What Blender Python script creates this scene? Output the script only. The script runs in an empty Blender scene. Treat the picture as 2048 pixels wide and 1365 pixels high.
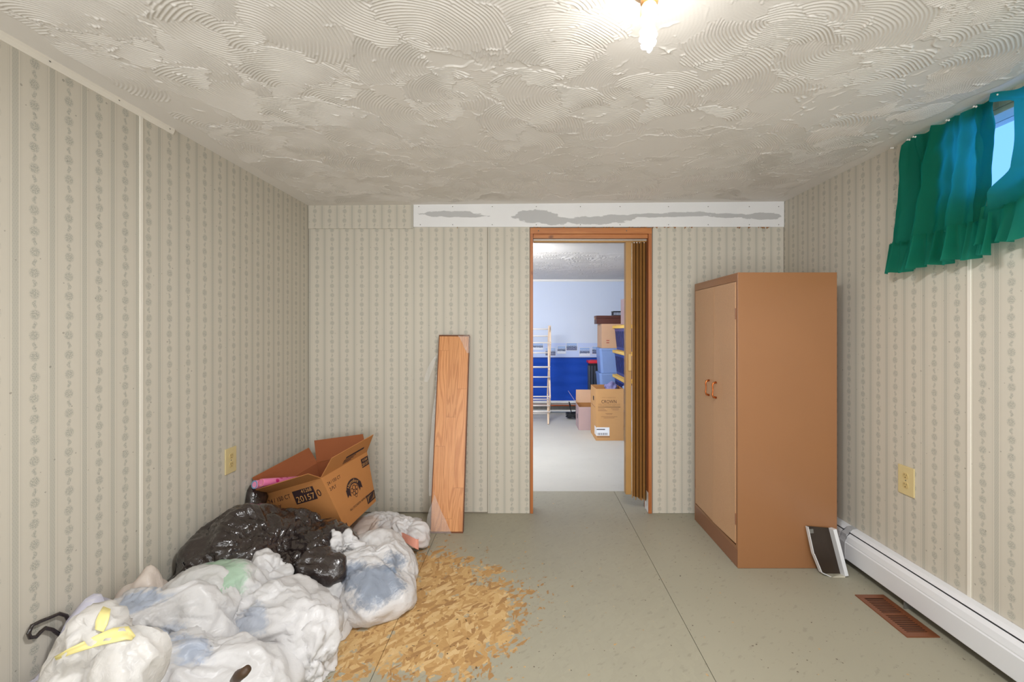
import bpy, bmesh, math, random
import numpy as np
from mathutils import Vector, Matrix, noise

# ------------------------------------------------------------------ scene, camera, world, light
scene = bpy.context.scene
COL = scene.collection
F, H = 890.0, 1.256                       # focal length in px of the 2048 frame, eye height in m
cam_d = bpy.data.cameras.new('camera')
cam_d.sensor_width = 36.0
cam_d.lens = F / 2048.0 * 36.0
cam_d.shift_x = (1024 - 1055) / 2048.0
cam_d.shift_y = -(682.5 - 660) / 2048.0
cam_d.clip_start = 0.02
cam = bpy.data.objects.new('camera', cam_d)
cam.location = (0, 0, H)
cam.rotation_euler = (math.pi / 2, 0, 0)
COL.objects.link(cam)
scene.camera = cam

scene.view_settings.view_transform = 'Standard'
scene.view_settings.look = 'None'
scene.view_settings.gamma = 1.0
scene.view_settings.use_curve_mapping = False
scene.view_settings.exposure = 0.27

world = bpy.data.worlds.new('world')
scene.world = world
world.use_nodes = True
bg = world.node_tree.nodes['Background']
bg.inputs['Color'].default_value = (0.16, 0.42, 1.0, 1)
bg.inputs['Strength'].default_value = 1.5

def area(name, loc, rot, size, size_y, energy, color):
    l = bpy.data.lights.new(name, 'AREA')
    l.shape = 'RECTANGLE'; l.size = size; l.size_y = size_y
    l.energy = energy; l.color = color
    o = bpy.data.objects.new(name, l)
    o.location = loc; o.rotation_euler = rot
    COL.objects.link(o)
    return o

BULB_POWER = 66.0                          # emission strength of the lamp tube
rear = area('rear_fill_light', (0.1, -1.15, 1.25), (math.radians(101), 0, 0), 2.6, 1.7, 33, (0.97, 0.985, 1.0))  # added soft fill from behind the camera, not a lamp of the room
rear.data.spread = math.radians(125)
area('added_key_light', (0.31, 0.88, 2.10), (0, 0, 0), 0.26, 0.26, 29, (0.97, 0.985, 1.0))  # added key out of view, backs up the bulb without burning out the ceiling
area('far_room_light', (-0.45, 3.75, 1.80), (math.radians(66), 0, 0), 0.7, 0.4, 50, (0.95, 0.97, 1.0))

# ------------------------------------------------------------------ helpers
def srgb(r, g, b):
    def f(c):
        c /= 255.0
        return c / 12.92 if c <= 0.04045 else ((c + 0.055) / 1.055) ** 2.4
    return (f(r), f(g), f(b), 1.0)

class S:
    """A node socket with arithmetic."""
    def __init__(self, nt, s): self.nt, self.s = nt, s
    def _m(self, op, *a, clamp=False):
        n = self.nt.nodes.new('ShaderNodeMath'); n.operation = op; n.use_clamp = clamp
        for i, v in enumerate((self,) + a):
            if isinstance(v, S): self.nt.links.new(v.s, n.inputs[i])
            else: n.inputs[i].default_value = v
        return S(self.nt, n.outputs[0])
    def __add__(s, o): return s._m('ADD', o)
    def __radd__(s, o): return s._m('ADD', o)
    def __sub__(s, o): return s._m('SUBTRACT', o)
    def __rsub__(s, o): return (s * -1) + o
    def __mul__(s, o): return s._m('MULTIPLY', o)
    def __rmul__(s, o): return s._m('MULTIPLY', o)
    def __truediv__(s, o): return s._m('DIVIDE', o)
    def frac(s): return s._m('FRACT')
    def abs(s): return s._m('ABSOLUTE')
    def sin(s): return s._m('SINE')
    def sqrt(s): return s._m('SQRT')
    def floor(s): return s._m('FLOOR')
    def max(s, o): return s._m('MAXIMUM', o)
    def min(s, o): return s._m('MINIMUM', o)
    def gt(s, o): return s._m('GREATER_THAN', o)
    def lt(s, o): return s._m('LESS_THAN', o)
    def clamp(s): return s._m('ADD', 0.0, clamp=True)
    def step(s, a, b):                     # smooth 0..1 between a and b (a may be > b)
        n = s.nt.nodes.new('ShaderNodeMapRange'); n.interpolation_type = 'SMOOTHSTEP'
        s.nt.links.new(s.s, n.inputs['Value'])
        if a < b:
            n.inputs['From Min'].default_value = a; n.inputs['From Max'].default_value = b
            return S(s.nt, n.outputs[0])
        n.inputs['From Min'].default_value = b; n.inputs['From Max'].default_value = a
        return 1.0 - S(s.nt, n.outputs[0])

class Mat:
    def __init__(self, name, color=(0.8, 0.8, 0.8, 1), rough=0.6, metal=0.0, spec=0.5):
        self.m = bpy.data.materials.new(name); self.m.use_nodes = True
        self.nt = self.m.node_tree
        self.b = self.nt.nodes['Principled BSDF']
        self.b.inputs['Base Color'].default_value = color
        self.b.inputs['Roughness'].default_value = rough
        self.b.inputs['Metallic'].default_value = metal
        self.b.inputs['Specular IOR Level'].default_value = spec
    def pos(self, kind='Object'):
        tc = self.nt.nodes.new('ShaderNodeTexCoord')
        return tc.outputs[kind]
    def world(self):
        return self.nt.nodes.new('ShaderNodeNewGeometry').outputs['Position']
    def xyz(self, vec):
        n = self.nt.nodes.new('ShaderNodeSeparateXYZ'); self.nt.links.new(vec, n.inputs[0])
        return [S(self.nt, n.outputs[i]) for i in range(3)]
    def vec(self, x, y, z):
        n = self.nt.nodes.new('ShaderNodeCombineXYZ')
        for i, v in enumerate((x, y, z)):
            if isinstance(v, S): self.nt.links.new(v.s, n.inputs[i])
            else: n.inputs[i].default_value = v
        return n.outputs[0]
    def scale(self, vec, sx, sy, sz, rot=(0, 0, 0)):
        if rot[2]:
            r = self.nt.nodes.new('ShaderNodeMapping'); self.nt.links.new(vec, r.inputs[0])
            r.inputs['Rotation'].default_value = rot; vec = r.outputs[0]
        n = self.nt.nodes.new('ShaderNodeMapping'); self.nt.links.new(vec, n.inputs[0])
        n.inputs['Scale'].default_value = (sx, sy, sz)
        return n.outputs[0]
    def noise(self, vec, scale=5, detail=3, rough=0.5, dist=0.0):
        n = self.nt.nodes.new('ShaderNodeTexNoise'); self.nt.links.new(vec, n.inputs['Vector'])
        n.inputs['Scale'].default_value = scale; n.inputs['Detail'].default_value = detail
        n.inputs['Roughness'].default_value = rough; n.inputs['Distortion'].default_value = dist
        return S(self.nt, n.outputs[0])
    def voro(self, vec, scale=5, feature='F1', out='Distance'):
        n = self.nt.nodes.new('ShaderNodeTexVoronoi'); n.feature = feature
        self.nt.links.new(vec, n.inputs['Vector']); n.inputs['Scale'].default_value = scale
        return n.outputs[out]
    def mix(self, fac, a, b):
        n = self.nt.nodes.new('ShaderNodeMix'); n.data_type = 'RGBA'
        if isinstance(fac, S): self.nt.links.new(fac.s, n.inputs[0])
        else: n.inputs[0].default_value = fac
        for i, v in ((6, a), (7, b)):
            if isinstance(v, (tuple, list)): n.inputs[i].default_value = v
            else: self.nt.links.new(v, n.inputs[i])
        return n.outputs[2]
    def mulcol(self, col, val):            # colour times a scalar socket
        n = self.nt.nodes.new('ShaderNodeVectorMath'); n.operation = 'SCALE'
        if isinstance(col, (tuple, list)): n.inputs[0].default_value = col[:3]
        else: self.nt.links.new(col, n.inputs[0])
        self.nt.links.new(val.s, n.inputs['Scale'])
        return n.outputs[0]
    def base(self, sock):
        self.nt.links.new(sock.s if isinstance(sock, S) else sock, self.b.inputs['Base Color']); return self
    def rough(self, s):
        self.nt.links.new(s.s, self.b.inputs['Roughness']); return self
    def bump(self, h, strength=0.3, dist=0.002):
        n = self.nt.nodes.new('ShaderNodeBump')
        n.inputs['Strength'].default_value = strength; n.inputs['Distance'].default_value = dist
        self.nt.links.new(h.s, n.inputs['Height']); self.nt.links.new(n.outputs[0], self.b.inputs['Normal'])
        return self

def simple(name, col, rough=0.6, var=0.06, nscale=12, metal=0.0, bump=0.0, bscale=60, spec=0.5):
    """Plain paint or plastic with slight cloudy variation."""
    m = Mat(name, col, rough, metal, spec)
    p = m.pos()
    n = m.noise(p, nscale, 4)
    m.base(m.mulcol(col, n * (2 * var) + (1.0 - var)))
    if bump: m.bump(m.noise(p, bscale, 3), bump, 0.003)
    return m.m

def link(o, parent=None):
    COL.objects.link(o)
    if parent is not None: o.parent = parent
    return o

def empty(name, loc=(0, 0, 0), rot=(0, 0, 0), parent=None):
    o = bpy.data.objects.new(name, None); o.location = loc; o.rotation_euler = rot
    o.empty_display_size = 0.05
    return link(o, parent)

def tag(o, label, cat, group=None):
    o['label'] = label; o['category'] = cat
    if group: o['group'] = group
    return o

def struct(o, kind='structure'):
    o['kind'] = kind; return o

def thing(name, label, cat, loc=(0, 0, 0), rot=(0, 0, 0), group=None):
    return tag(empty(name, loc, rot), label, cat, group)

def mesh_obj(name, bm, mat, parent=None, smooth=False, loc=None, rot=None):
    me = bpy.data.meshes.new(name)
    bmesh.ops.recalc_face_normals(bm, faces=bm.faces)
    bm.to_mesh(me); bm.free()
    if smooth: me.shade_smooth()
    for mm in (mat if isinstance(mat, (list, tuple)) else [mat]):
        if mm is not None: me.materials.append(mm)
    o = bpy.data.objects.new(name, me)
    if loc is not None: o.location = loc
    if rot is not None: o.rotation_euler = rot
    return link(o, parent)

def data_obj(name, verts, faces, mat, parent=None, smooth=True):
    me = bpy.data.meshes.new(name)
    me.from_pydata([tuple(v) for v in verts], [], [tuple(f) for f in faces]); me.update()
    if smooth: me.shade_smooth()
    me.materials.append(mat)
    return link(bpy.data.objects.new(name, me), parent)

def share(src, name, loc=(0, 0, 0), rot=(0, 0, 0), parent=None, scale=(1, 1, 1)):
    o = bpy.data.objects.new(name, src.data); o.location = loc; o.rotation_euler = rot; o.scale = scale
    return link(o, parent)

def bx(bm, x0, x1, y0, y1, z0, z1, bevel=0.0, mat=0):
    vs = [bm.verts.new((x, y, z)) for x in (x0, x1) for y in (y0, y1) for z in (z0, z1)]
    fs = [(0, 1, 3, 2), (4, 6, 7, 5), (0, 4, 5, 1), (2, 3, 7, 6), (0, 2, 6, 4), (1, 5, 7, 3)]
    faces = [bm.faces.new([vs[i] for i in f]) for f in fs]
    for f in faces: f.material_index = mat
    if bevel:
        es = list({e for f in faces for e in f.edges})
        bmesh.ops.bevel(bm, geom=es, offset=bevel, segments=2, profile=0.7, affect='EDGES')
    return vs

def box(name, x0, x1, y0, y1, z0, z1, mat, parent=None, bevel=0.0):
    bm = bmesh.new(); bx(bm, x0, x1, y0, y1, z0, z1, bevel)
    return mesh_obj(name, bm, mat, parent)

def prism(name, pts, axis, a, b, mat, parent=None, bevel=0.0, smooth=False):
    """Extrude the 2-D outline along an axis ('x','y','z') from a to b."""
    bm = bmesh.new()
    def P(p, t):
        if axis == 'y': return (p[0], t, p[1])
        if axis == 'x': return (t, p[0], p[1])
        return (p[0], p[1], t)
    A = [bm.verts.new(P(p, a)) for p in pts]; B = [bm.verts.new(P(p, b)) for p in pts]
    n = len(pts)
    bm.faces.new(A[::-1]); bm.faces.new(B)
    for i in range(n): bm.faces.new((A[i], A[(i + 1) % n], B[(i + 1) % n], B[i]))
    if bevel: bmesh.ops.bevel(bm, geom=list(bm.edges), offset=bevel, segments=2, affect='EDGES')
    return mesh_obj(name, bm, mat, parent, smooth)

def tube_bm(bm, pts, r, seg=8, cap=True):
    pts = [Vector(p) for p in pts]
    rings = []
    up = Vector((0, 0, 1))
    for i, p in enumerate(pts):
        d = (pts[min(i + 1, len(pts) - 1)] - pts[max(i - 1, 0)]).normalized()
        if i == 0:
            u = d.cross(up)
            if u.length < 1e-3: u = d.cross(Vector((1, 0, 0)))
            u.normalize()
        else:
            u = (u - d * u.dot(d)).normalized()
        v = d.cross(u)
        rr = r[i] if isinstance(r, (list, tuple)) else r
        rings.append([bm.verts.new(p + (u * math.cos(t) + v * math.sin(t)) * rr)
                      for t in [2 * math.pi * k / seg for k in range(seg)]])
    for a, b in zip(rings, rings[1:]):
        for k in range(seg): bm.faces.new((a[k], a[(k + 1) % seg], b[(k + 1) % seg], b[k]))
    if cap: bm.faces.new(rings[0][::-1]); bm.faces.new(rings[-1])

def tube(name, pts, r, mat, parent=None, seg=8):
    bm = bmesh.new(); tube_bm(bm, pts, r, seg)
    return mesh_obj(name, bm, mat, parent, True)

def lathe(name, prof, mat, parent=None, seg=24, loc=None, rot=None):
    bm = bmesh.new(); rings = []
    for r, z in prof:
        rings.append([bm.verts.new((r * math.cos(2 * math.pi * k / seg), r * math.sin(2 * math.pi * k / seg), z)) for k in range(seg)])
    for a, b in zip(rings, rings[1:]):
        for k in range(seg): bm.faces.new((a[k], a[(k + 1) % seg], b[(k + 1) % seg], b[k]))
    bm.faces.new(rings[0][::-1]); bm.faces.new(rings[-1])
    return mesh_obj(name, bm, mat, parent, True, loc, rot)

def text_mesh(body, size, align='CENTER'):
    c = bpy.data.curves.new('t', 'FONT'); c.body = body; c.size = size
    c.align_x = align; c.align_y = 'CENTER'; c.resolution_u = 3
    o = bpy.data.objects.new('t', c); COL.objects.link(o)
    bpy.context.view_layer.update()
    me = bpy.data.meshes.new_from_object(o.evaluated_get(bpy.context.evaluated_depsgraph_get()))
    bpy.data.objects.remove(o); bpy.data.curves.remove(c)
    return me

def on_face(frame, u, v, off):
    """A point on a printed face: (origin, U, V) or four corners (bottom-left, bottom-right, top-right, top-left)."""
    if len(frame) == 3:
        o0, U, V = frame
        return o0 + U * u + V * v + U.cross(V).normalized() * off
    a, b, c, d = frame
    s = u / (0.5 * ((b - a).length + (c - d).length)); t = v / (0.5 * ((d - a).length + (c - b).length))
    n = (b - a).cross(d - a) + (c - d).cross(c - b)
    return (a * (1 - s) + b * s) * (1 - t) + (d * (1 - s) + c * s) * t + n.normalized() * off

def print_text(name, body, size, frame, u, v, mat, parent, off=0.0008, align='CENTER', sx=1.0, bend=0.0):
    """Flat lettering on a plane. frame = (origin, U axis, V axis) with orthonormal-ish axes."""
    me = text_mesh(body, size, align)
    for w in me.vertices:
        x, y = w.co.x * sx, w.co.y
        if bend:
            a = x / bend; x, y = (bend + y) * math.sin(a), (bend + y) * math.cos(a) - bend
        w.co = on_face(frame, u + x, v + y, off)
    me.materials.append(mat); me.name = name
    ob = bpy.data.objects.new(name, me)
    return link(ob, parent)

def print_quad(name, frame, u0, u1, v0, v1, mat, parent, off=0.0005):
    vs = [on_face(frame, u, v, off) for u, v in ((u0, v0), (u1, v0), (u1, v1), (u0, v1))]
    return data_obj(name, vs, [(0, 1, 2, 3)], mat, parent, False)

def print_poly(name, frame, polys, mat, parent, off=0.0006):
    vs, fs = [], []
    for poly in polys:
        b = len(vs)
        vs += [on_face(frame, u, v, off) for u, v in poly]
        fs.append(tuple(range(b, b + len(poly))))
    return data_obj(name, vs, fs, mat, parent, False)

def P(px, py, Y):                          # measured point: pixel of the 2048 frame at depth Y
    return Vector(((px - 1055) / F * Y, Y, H - (py - 660) / F * Y))

# ------------------------------------------------------------------ dimensions of the room
XL, XR, YB, YF = -1.495, 1.751, 3.04, -1.3
def zc(x): return 2.115 + 0.0086 * x
WT = 0.11                                  # thickness of the partition
YB2 = YB + WT
FY = 6.75                                  # far wall of the next room
FZ = 2.02                                  # its ceiling

# ------------------------------------------------------------------ surface materials
PAPER = srgb(205, 198, 184)
def wallpaper(name, axis, u0):
    m = Mat(name, PAPER, 0.62, spec=0.3)
    X, Y, Z = m.xyz(m.world())
    u = X if axis == 'x' else Y
    per = 0.1017
    v = ((u - u0) / per + 0.5).frac()
    d = (v - 0.5) * per                    # distance from a vine's middle line
    ad = d.abs()
    pp = m.vec(u, Z, 0.0)
    fine = m.noise(pp, 300, 1, 0.6)
    leaf = fine.step(0.42, 0.56)
    s = ((Z / 0.0635).frac() - 0.5) * 0.0635
    alt = (Z / 0.0635).floor()
    dd = d + (alt * 2.1).sin() * 0.0012
    e = ((dd / 0.0145) * (dd / 0.0145) + (s / 0.0165) * (s / 0.0165)).sqrt()
    med = e.step(1.18, 0.62) * (leaf * 0.85 + 0.15)
    s2 = (((Z / 0.0635) + 0.5).frac() - 0.5) * 0.0635
    d2 = d + (Z * 260).sin() * 0.0022
    e2 = ((d2 / 0.0062) * (d2 / 0.0062) + (s2 / 0.0135) * (s2 / 0.0135)).sqrt()
    sq = e2.step(1.15, 0.6) * (leaf * 0.8 + 0.2)
    vine = med.max(sq)
    rb = per / 2 - ad                      # distance from the ribbon's middle line
    ribbon = rb.step(0.0088, 0.0078)
    weave = ((u * 900 + Z * 420).sin() * 0.5 + 0.5) * ((Z * 420 - u * 900).sin() * 0.5 + 0.5)
    line1 = (rb - 0.0107).abs().step(0.0013, 0.0006)
    line2 = (rb - 0.0140).abs().step(0.0014, 0.0006)
    line3 = (rb - 0.0185).abs().step(0.0010, 0.0004)
    pin = ((u * 2600).sin() * 0.5 + 0.5) * 0.02
    soft = m.noise(pp, 1.6, 1)
    k = 1.0 - vine * 0.27 - ribbon * (0.11 + weave * 0.09) + line1 * 0.04 - line2 * 0.14 - line3 * 0.06 - pin + (soft - 0.5) * 0.06
    specks = m.noise(pp, 75, 0, 0.0).gt(0.845)
    k = k * (1.0 - specks * 0.35)
    tint = m.mix(vine * 0.7 + ribbon * 0.35, PAPER, srgb(190, 190, 178))
    m.base(m.mulcol(tint, k))
    return m.m
paper_left = wallpaper('striped_wallpaper_left', 'y', 1.3497)
paper_right = wallpaper('striped_wallpaper_right', 'y', 2.424)
paper_back = wallpaper('striped_wallpaper_back', 'x', -1.437)
paper_back_2 = wallpaper('striped_wallpaper_back_narrow', 'x', -0.208)
paper_head = wallpaper('striped_wallpaper_header', 'x', -1.4496)

plaster_m = simple('ceiling_plaster', srgb(232, 228, 222), 0.75, 0.03, 3, bump=0.10, bscale=220, spec=0.25)
drywall = simple('bare_drywall', srgb(150, 140, 125), 0.9)
white_paint = simple('white_gloss_paint', srgb(226, 224, 220), 0.4, 0.02)
strip_white = simple('white_seam_strip', srgb(232, 226, 214), 0.45, 0.03)
dark_gap = simple('dark_gap', srgb(40, 34, 28), 0.9)

def mask_ellipse(m, X, Y, cx, cy, rx, ry):
    a = (X - cx) / rx; b = (Y - cy) / ry
    return (a * a + b * b).sqrt()

def floor_plain():
    m = Mat('grey_floor_paint', srgb(160, 155, 137), 0.5, spec=0.35)
    X, Y, Z = m.xyz(m.world())
    flat = m.vec(X, Y, 0.0)
    pv = m.noise(flat, 2.3, 2)
    strokes = m.noise(m.scale(flat, 55, 22, 1, (0, 0, 0.9)), 1.0, 2)
    c = m.mulcol(srgb(160, 155, 137), pv * 0.12 + 0.93 - strokes.step(0.60, 0.72) * 0.13)
    ch = m.noise(m.vec(X + 7.3, Y, 0), 30, 2, 0.5).gt(0.745)
    dk = m.noise(m.vec(X, Y + 4.7, 0), 52, 2, 0.5).gt(0.725)
    c = m.mix(ch * 0.8, c, srgb(190, 150, 98))
    m.base(m.mix(dk * 0.8, c, srgb(60, 44, 32)))
    m.rough(pv * 0.1 + 0.42)
    return m.m
floor_plain_m = floor_plain()
def floor_material():
    m = Mat('painted_strand_board_floor', srgb(160, 155, 137), 0.5, spec=0.35)
    W = m.world()
    X, Y, Z = m.xyz(W)
    flat = m.vec(X, Y, 0.0)
    # strands: three layers of stretched cells in different directions
    warp = m.noise(flat, 9, 2)
    cols = []
    for k, (ang, sx, sy) in enumerate(((0.5, 16, 50), (-0.7, 18, 60), (1.4, 14, 66), (2.3, 22, 56))):
        mv = m.scale(m.vec(X + warp * 0.05, Y + k * 3.1, 0.0), sx, sy, 1, (0, 0, ang))
        n = m.nt.nodes.new('ShaderNodeSeparateColor')
        m.nt.links.new(m.voro(mv, 1.0, 'F1', 'Color'), n.inputs[0])
        cols.append((S(m.nt, n.outputs[0]), S(m.nt, n.outputs[1])))
    grain = m.noise(m.scale(flat, 60, 220, 1, (0, 0, 0.6)), 1.0, 3)
    tone = cols[0][0]
    for a, b in cols[1:]:
        sel = b.gt(0.52)
        tone = tone * (1.0 - sel) + a * sel
    ramp = m.nt.nodes.new('ShaderNodeValToRGB')
    cr = ramp.color_ramp
    cr.elements[0].position = 0.0; cr.elements[0].color = srgb(132, 98, 62)
    cr.elements[1].position = 1.0; cr.elements[1].color = srgb(216, 186, 138)
    e = cr.elements.new(0.10); e.color = srgb(156, 118, 76)
    e = cr.elements.new(0.35); e.color = srgb(182, 142, 90)
    e = cr.elements.new(0.7); e.color = srgb(201, 165, 112)
    m.nt.links.new((tone * 0.8 + grain * 0.25).s, ramp.inputs[0])
    # paint: worn away in a big irregular patch
    n1 = m.noise(flat, 5.5, 3, 0.6)
    n2 = m.noise(flat, 24, 2, 0.65)
    edge = mask_ellipse(m, X, Y, -0.68, 2.07, 0.60, 0.44)
    edge2 = mask_ellipse(m, X, Y, -0.38, 1.95, 0.34, 0.36)
    wornness = edge.min(edge2) + (n1 - 0.5) * 0.85 + (n2 - 0.5) * 1.0 + (tone - 0.5) * 0.34
    worn = wornness.step(1.08, 0.96)
    left_on = (m.noise(m.vec(X + 2.2, Y, 0.0), 13, 2, 0.6) + edge.min(edge2) * 0.10 + (tone - 0.5) * 0.08).step(0.70, 0.74)
    worn = worn * (1.0 - left_on * 0.8)
    # flecks where the paint has chipped outside the patch
    fl = m.noise(flat, 30, 2, 0.6)
    chips = (fl - edge2.min(edge) * 0.085).gt(0.575)
    far_ch = m.noise(m.vec(X + 7.3, Y, 0), 30, 2, 0.5).gt(0.745)
    bare = worn.max(chips).max(far_ch * 0.8)
    # grey paint, thin over the strands
    pv = m.noise(flat, 2.3, 2)
    strokes = m.noise(m.scale(flat, 55, 22, 1, (0, 0, 0.9)), 1.0, 2)
    paint_c = m.mulcol(srgb(160, 155, 137), pv * 0.12 + 0.93 + (tone - 0.5) * 0.045 - strokes.step(0.60, 0.72) * 0.13)
    dark = m.noise(m.vec(X, Y + 4.7, 0), 52, 2, 0.5).gt(0.735)
    dark2 = (m.noise(m.vec(X, Y + 1.7, 0), 44, 2, 0.5) - edge2 * 0.05).gt(0.68)
    col = m.mix(bare, paint_c, ramp.outputs[0])
    col = m.mix(dark.max(dark2) * 0.8, col, srgb(60, 44, 32))
    m.base(col)
    m.rough(bare * 0.25 + 0.42 + pv * 0.1)
    return m.m
floor_m = floor_material()

def concrete():
    m = Mat('painted_concrete_floor', srgb(196, 193, 184), 0.55, spec=0.3)
    X, Y, Z = m.xyz(m.world())
    f = m.vec(X, Y, 0)
    n = m.noise(m.vec(X * 0.6, Y, 0), 3, 5, 0.6)
    st = m.noise(m.vec(X, Y * 1.6, 0), 14, 4, 0.6).step(0.60, 0.72)
    m.base(m.mulcol(srgb(196, 193, 184), n * 0.18 + 0.90 - st * 0.07))
    m.bump(n, 0.1, 0.004)
    return m.m
concrete_m = concrete()

# ------------------------------------------------------------------ floor: strand-board sheets
floor = struct(box('floor', XL - 0.1, XR + 0.1, YF - 0.1, 3.462, -0.12, -0.018, dark_gap))
seams = [XL - 0.05, -0.562, 0.672, XR + 0.05]
for i in range(3):
    for j, (y0, y1) in enumerate(((YF, 1.02), (1.02, 3.46))):
        g = 0.0012
        box('floor_panel', seams[i] + g, seams[i + 1] - g, y0 + g, y1 - g, -0.018, 0.0, floor_m if i < 2 and j == 1 else floor_plain_m, floor, 0.0006)
floor_far = struct(box('floor_far', -1.6, 2.2, 3.463, FY + 0.1, -0.12, -0.001, concrete_m))

# ------------------------------------------------------------------ ceiling with comb-trowelled plaster
def ceiling_slab(name, x0, x1, y0, y1, zf, mat):
    bm = bmesh.new()
    vs = [bm.verts.new((x, y, zf(x) + dz)) for x in (x0, x1) for y in (y0, y1) for dz in (0, 0.1)]
    for f in [(0, 1, 3, 2), (4, 6, 7, 5), (0, 4, 5, 1), (2, 3, 7, 6), (0, 2, 6, 4), (1, 5, 7, 3)]:
        bm.faces.new([vs[i] for i in f])
    return struct(mesh_obj(name, bm, mat))
ceiling = ceiling_slab('ceiling', XL - 0.1, XR + 0.1, YF - 0.1, YB + 0.02, zc, plaster_m)
ceiling_far = ceiling_slab('ceiling_far', -1.6, 2.2, YB2 - 0.02, FY + 0.1, lambda x: FZ, plaster_m)

def trowelled(name, x0, x1, ys, dx, zf, parent, seed, step=0.145, amp0=0.0023):
    """Comb-trowelled plaster: strokes painted one over another into a height field, meshed as one sheet."""
    rng = np.random.default_rng(seed)
    ys = np.asarray(ys); xs = np.arange(x0, x1 + dx / 2, dx)
    Hf = np.zeros((len(ys), len(xs)), np.float32)
    strokes = []
    for j in range(int((ys[-1] - ys[0]) / step) + 2):
        for i in range(int((x1 - x0) / step) + 2):
            strokes.append((x0 + (i + 0.5 * (j % 2)) * step + rng.normal() * 0.045, ys[0] + j * step + rng.normal() * 0.045))
    strokes = [strokes[k] for k in rng.permutation(len(strokes))]
    for cx, cy in strokes:
        r1 = rng.uniform(0.16, 0.30); r0 = rng.uniform(0.0, 0.05)
        span = math.radians(rng.uniform(70, 150))
        th = math.radians(rng.choice([-55, -80, -110, -25, 150]) + rng.normal() * 25)
        lam = rng.uniform(0.0088, 0.0118)
        smooth = rng.random() < (0.10 if cx < 0.3 else 0.36)
        amp = 0.00015 if smooth else amp0 * rng.uniform(0.55, 1.15)
        ox, oy = cx - math.cos(th) * r1 * 0.6, cy - math.sin(th) * r1 * 0.6
        a0, a1 = np.searchsorted(xs, [ox - r1 * 1.15, ox + r1 * 1.15]); b0, b1 = np.searchsorted(ys, [oy - r1 * 1.15, oy + r1 * 1.15])
        if a1 - a0 < 3 or b1 - b0 < 3: continue
        X, Y = np.meshgrid(xs[a0:a1] - ox, ys[b0:b1] - oy)
        R = np.hypot(X, Y); A = (np.arctan2(Y, X) - th + math.pi) % (2 * math.pi) - math.pi
        p = rng.uniform(0, 6, 6)
        wob = 0.0035 * np.sin(X * 40 + p[0]) * np.sin(Y * 34 + p[1])
        lim = r1 * (1 + 0.05 * np.sin(A * 7 + p[2]) + 0.03 * np.sin(A * 17 + p[3]))
        alim = span / 2 * (1 + 0.07 * np.sin(R * 60 + p[4])) + 0.05 * np.sin(R * 170 + p[5])
        d = np.minimum(np.minimum(lim - R, R - r0), (alim - np.abs(A)) * np.maximum(R, 0.02))   # inside distance
        m = np.clip(d / 0.0035, 0, 1); m = m * m * (3 - 2 * m)
        body = 0.0012 + rng.uniform(-0.0004, 0.0008) + 0.0014 * (R / r1) * rng.uniform(-0.5, 1.0) + amp * np.sin(2 * math.pi * (R + wob) / lam + p[0])
        lip = rng.uniform(0.0, 0.0022) * np.exp(-((d - 0.004) / 0.0035) ** 2) * (0.5 + 0.5 * np.sin(A * 11 + R * 40 + p[1]))
        sl = Hf[b0:b1, a0:a1]
        sl[:] = sl * (1 - m) + (body + lip) * m
    # crumbs and torn ridges
    for k in range(int(len(strokes) * 1.6)):
        cx = rng.uniform(x0, x1); cy = rng.uniform(ys[0], ys[-1]); L = rng.uniform(0.004, 0.035); w = rng.uniform(0.0018, 0.0040); an = rng.normal() * 0.9
        a0, a1 = np.searchsorted(xs, [cx - L, cx + L]); b0, b1 = np.searchsorted(ys, [cy - L, cy + L])
        if a1 - a0 < 2 or b1 - b0 < 2: continue
        X, Y = np.meshgrid(xs[a0:a1] - cx, ys[b0:b1] - cy)
        u = X * math.cos(an) + Y * math.sin(an); v = -X * math.sin(an) + Y * math.cos(an) + 0.002 * np.sin(u * 220 + k)
        Hf[b0:b1, a0:a1] += rng.uniform(0.0012, 0.0045) * np.exp(-(v / w) ** 2) * np.clip(1 - (u / L) ** 2, 0, 1)
    # fade to the flat margin by the walls along a ragged line
    XX, YY = np.meshgrid(xs, ys)
    rag = 0.018 * np.sin(XX * 9 + 1) + 0.012 * np.sin(XX * 23) + 0.018 * np.sin(YY * 8 + 2) + 0.010 * np.sin(YY * 29)
    dm = np.minimum(np.minimum(XX - x0, x1 - XX), np.minimum(YY - ys[0] + 0.2, ys[-1] - YY)) - 0.03 + rag
    mm = np.clip(dm / 0.006, 0, 1)
    Hf = Hf * mm + 0.0002
    V = np.stack([XX, YY, zf(XX) - Hf], -1).reshape(-1, 3).astype(np.float32)
    ny, nx = Hf.shape
    idx = np.arange(ny * nx, dtype=np.int32).reshape(ny, nx)
    Q = np.stack([idx[:-1, :-1], idx[1:, :-1], idx[1:, 1:], idx[:-1, 1:]], -1).reshape(-1, 4)
    me = bpy.data.meshes.new(name)
    me.vertices.add(len(V)); me.vertices.foreach_set('co', V.ravel())
    me.loops.add(Q.size); me.loops.foreach_set('vertex_index', Q.ravel())
    me.polygons.add(len(Q)); me.polygons.foreach_set('loop_start', np.arange(0, Q.size, 4, dtype=np.int32))
    me.update(calc_edges=True); me.shade_smooth()
    me.materials.append(plaster_m)
    o = bpy.data.objects.new(name, me); o['kind'] = 'stuff'
    return link(o, parent)
trowelled('trowelled_plaster', XL + 0.06, XR - 0.06, np.concatenate([np.arange(0.45, 0.90, 0.006), np.arange(0.90, 1.85, 0.0028), np.arange(1.85, YB - 0.05, 0.0042)]), 0.0031, zc, ceiling, 5)
trowelled('trowelled_plaster', -0.3, 1.5, np.arange(4.4, FY - 0.03, 0.012), 0.008, lambda x: FZ + 0 * x, ceiling_far, 9, 0.2, 0.003)

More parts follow.
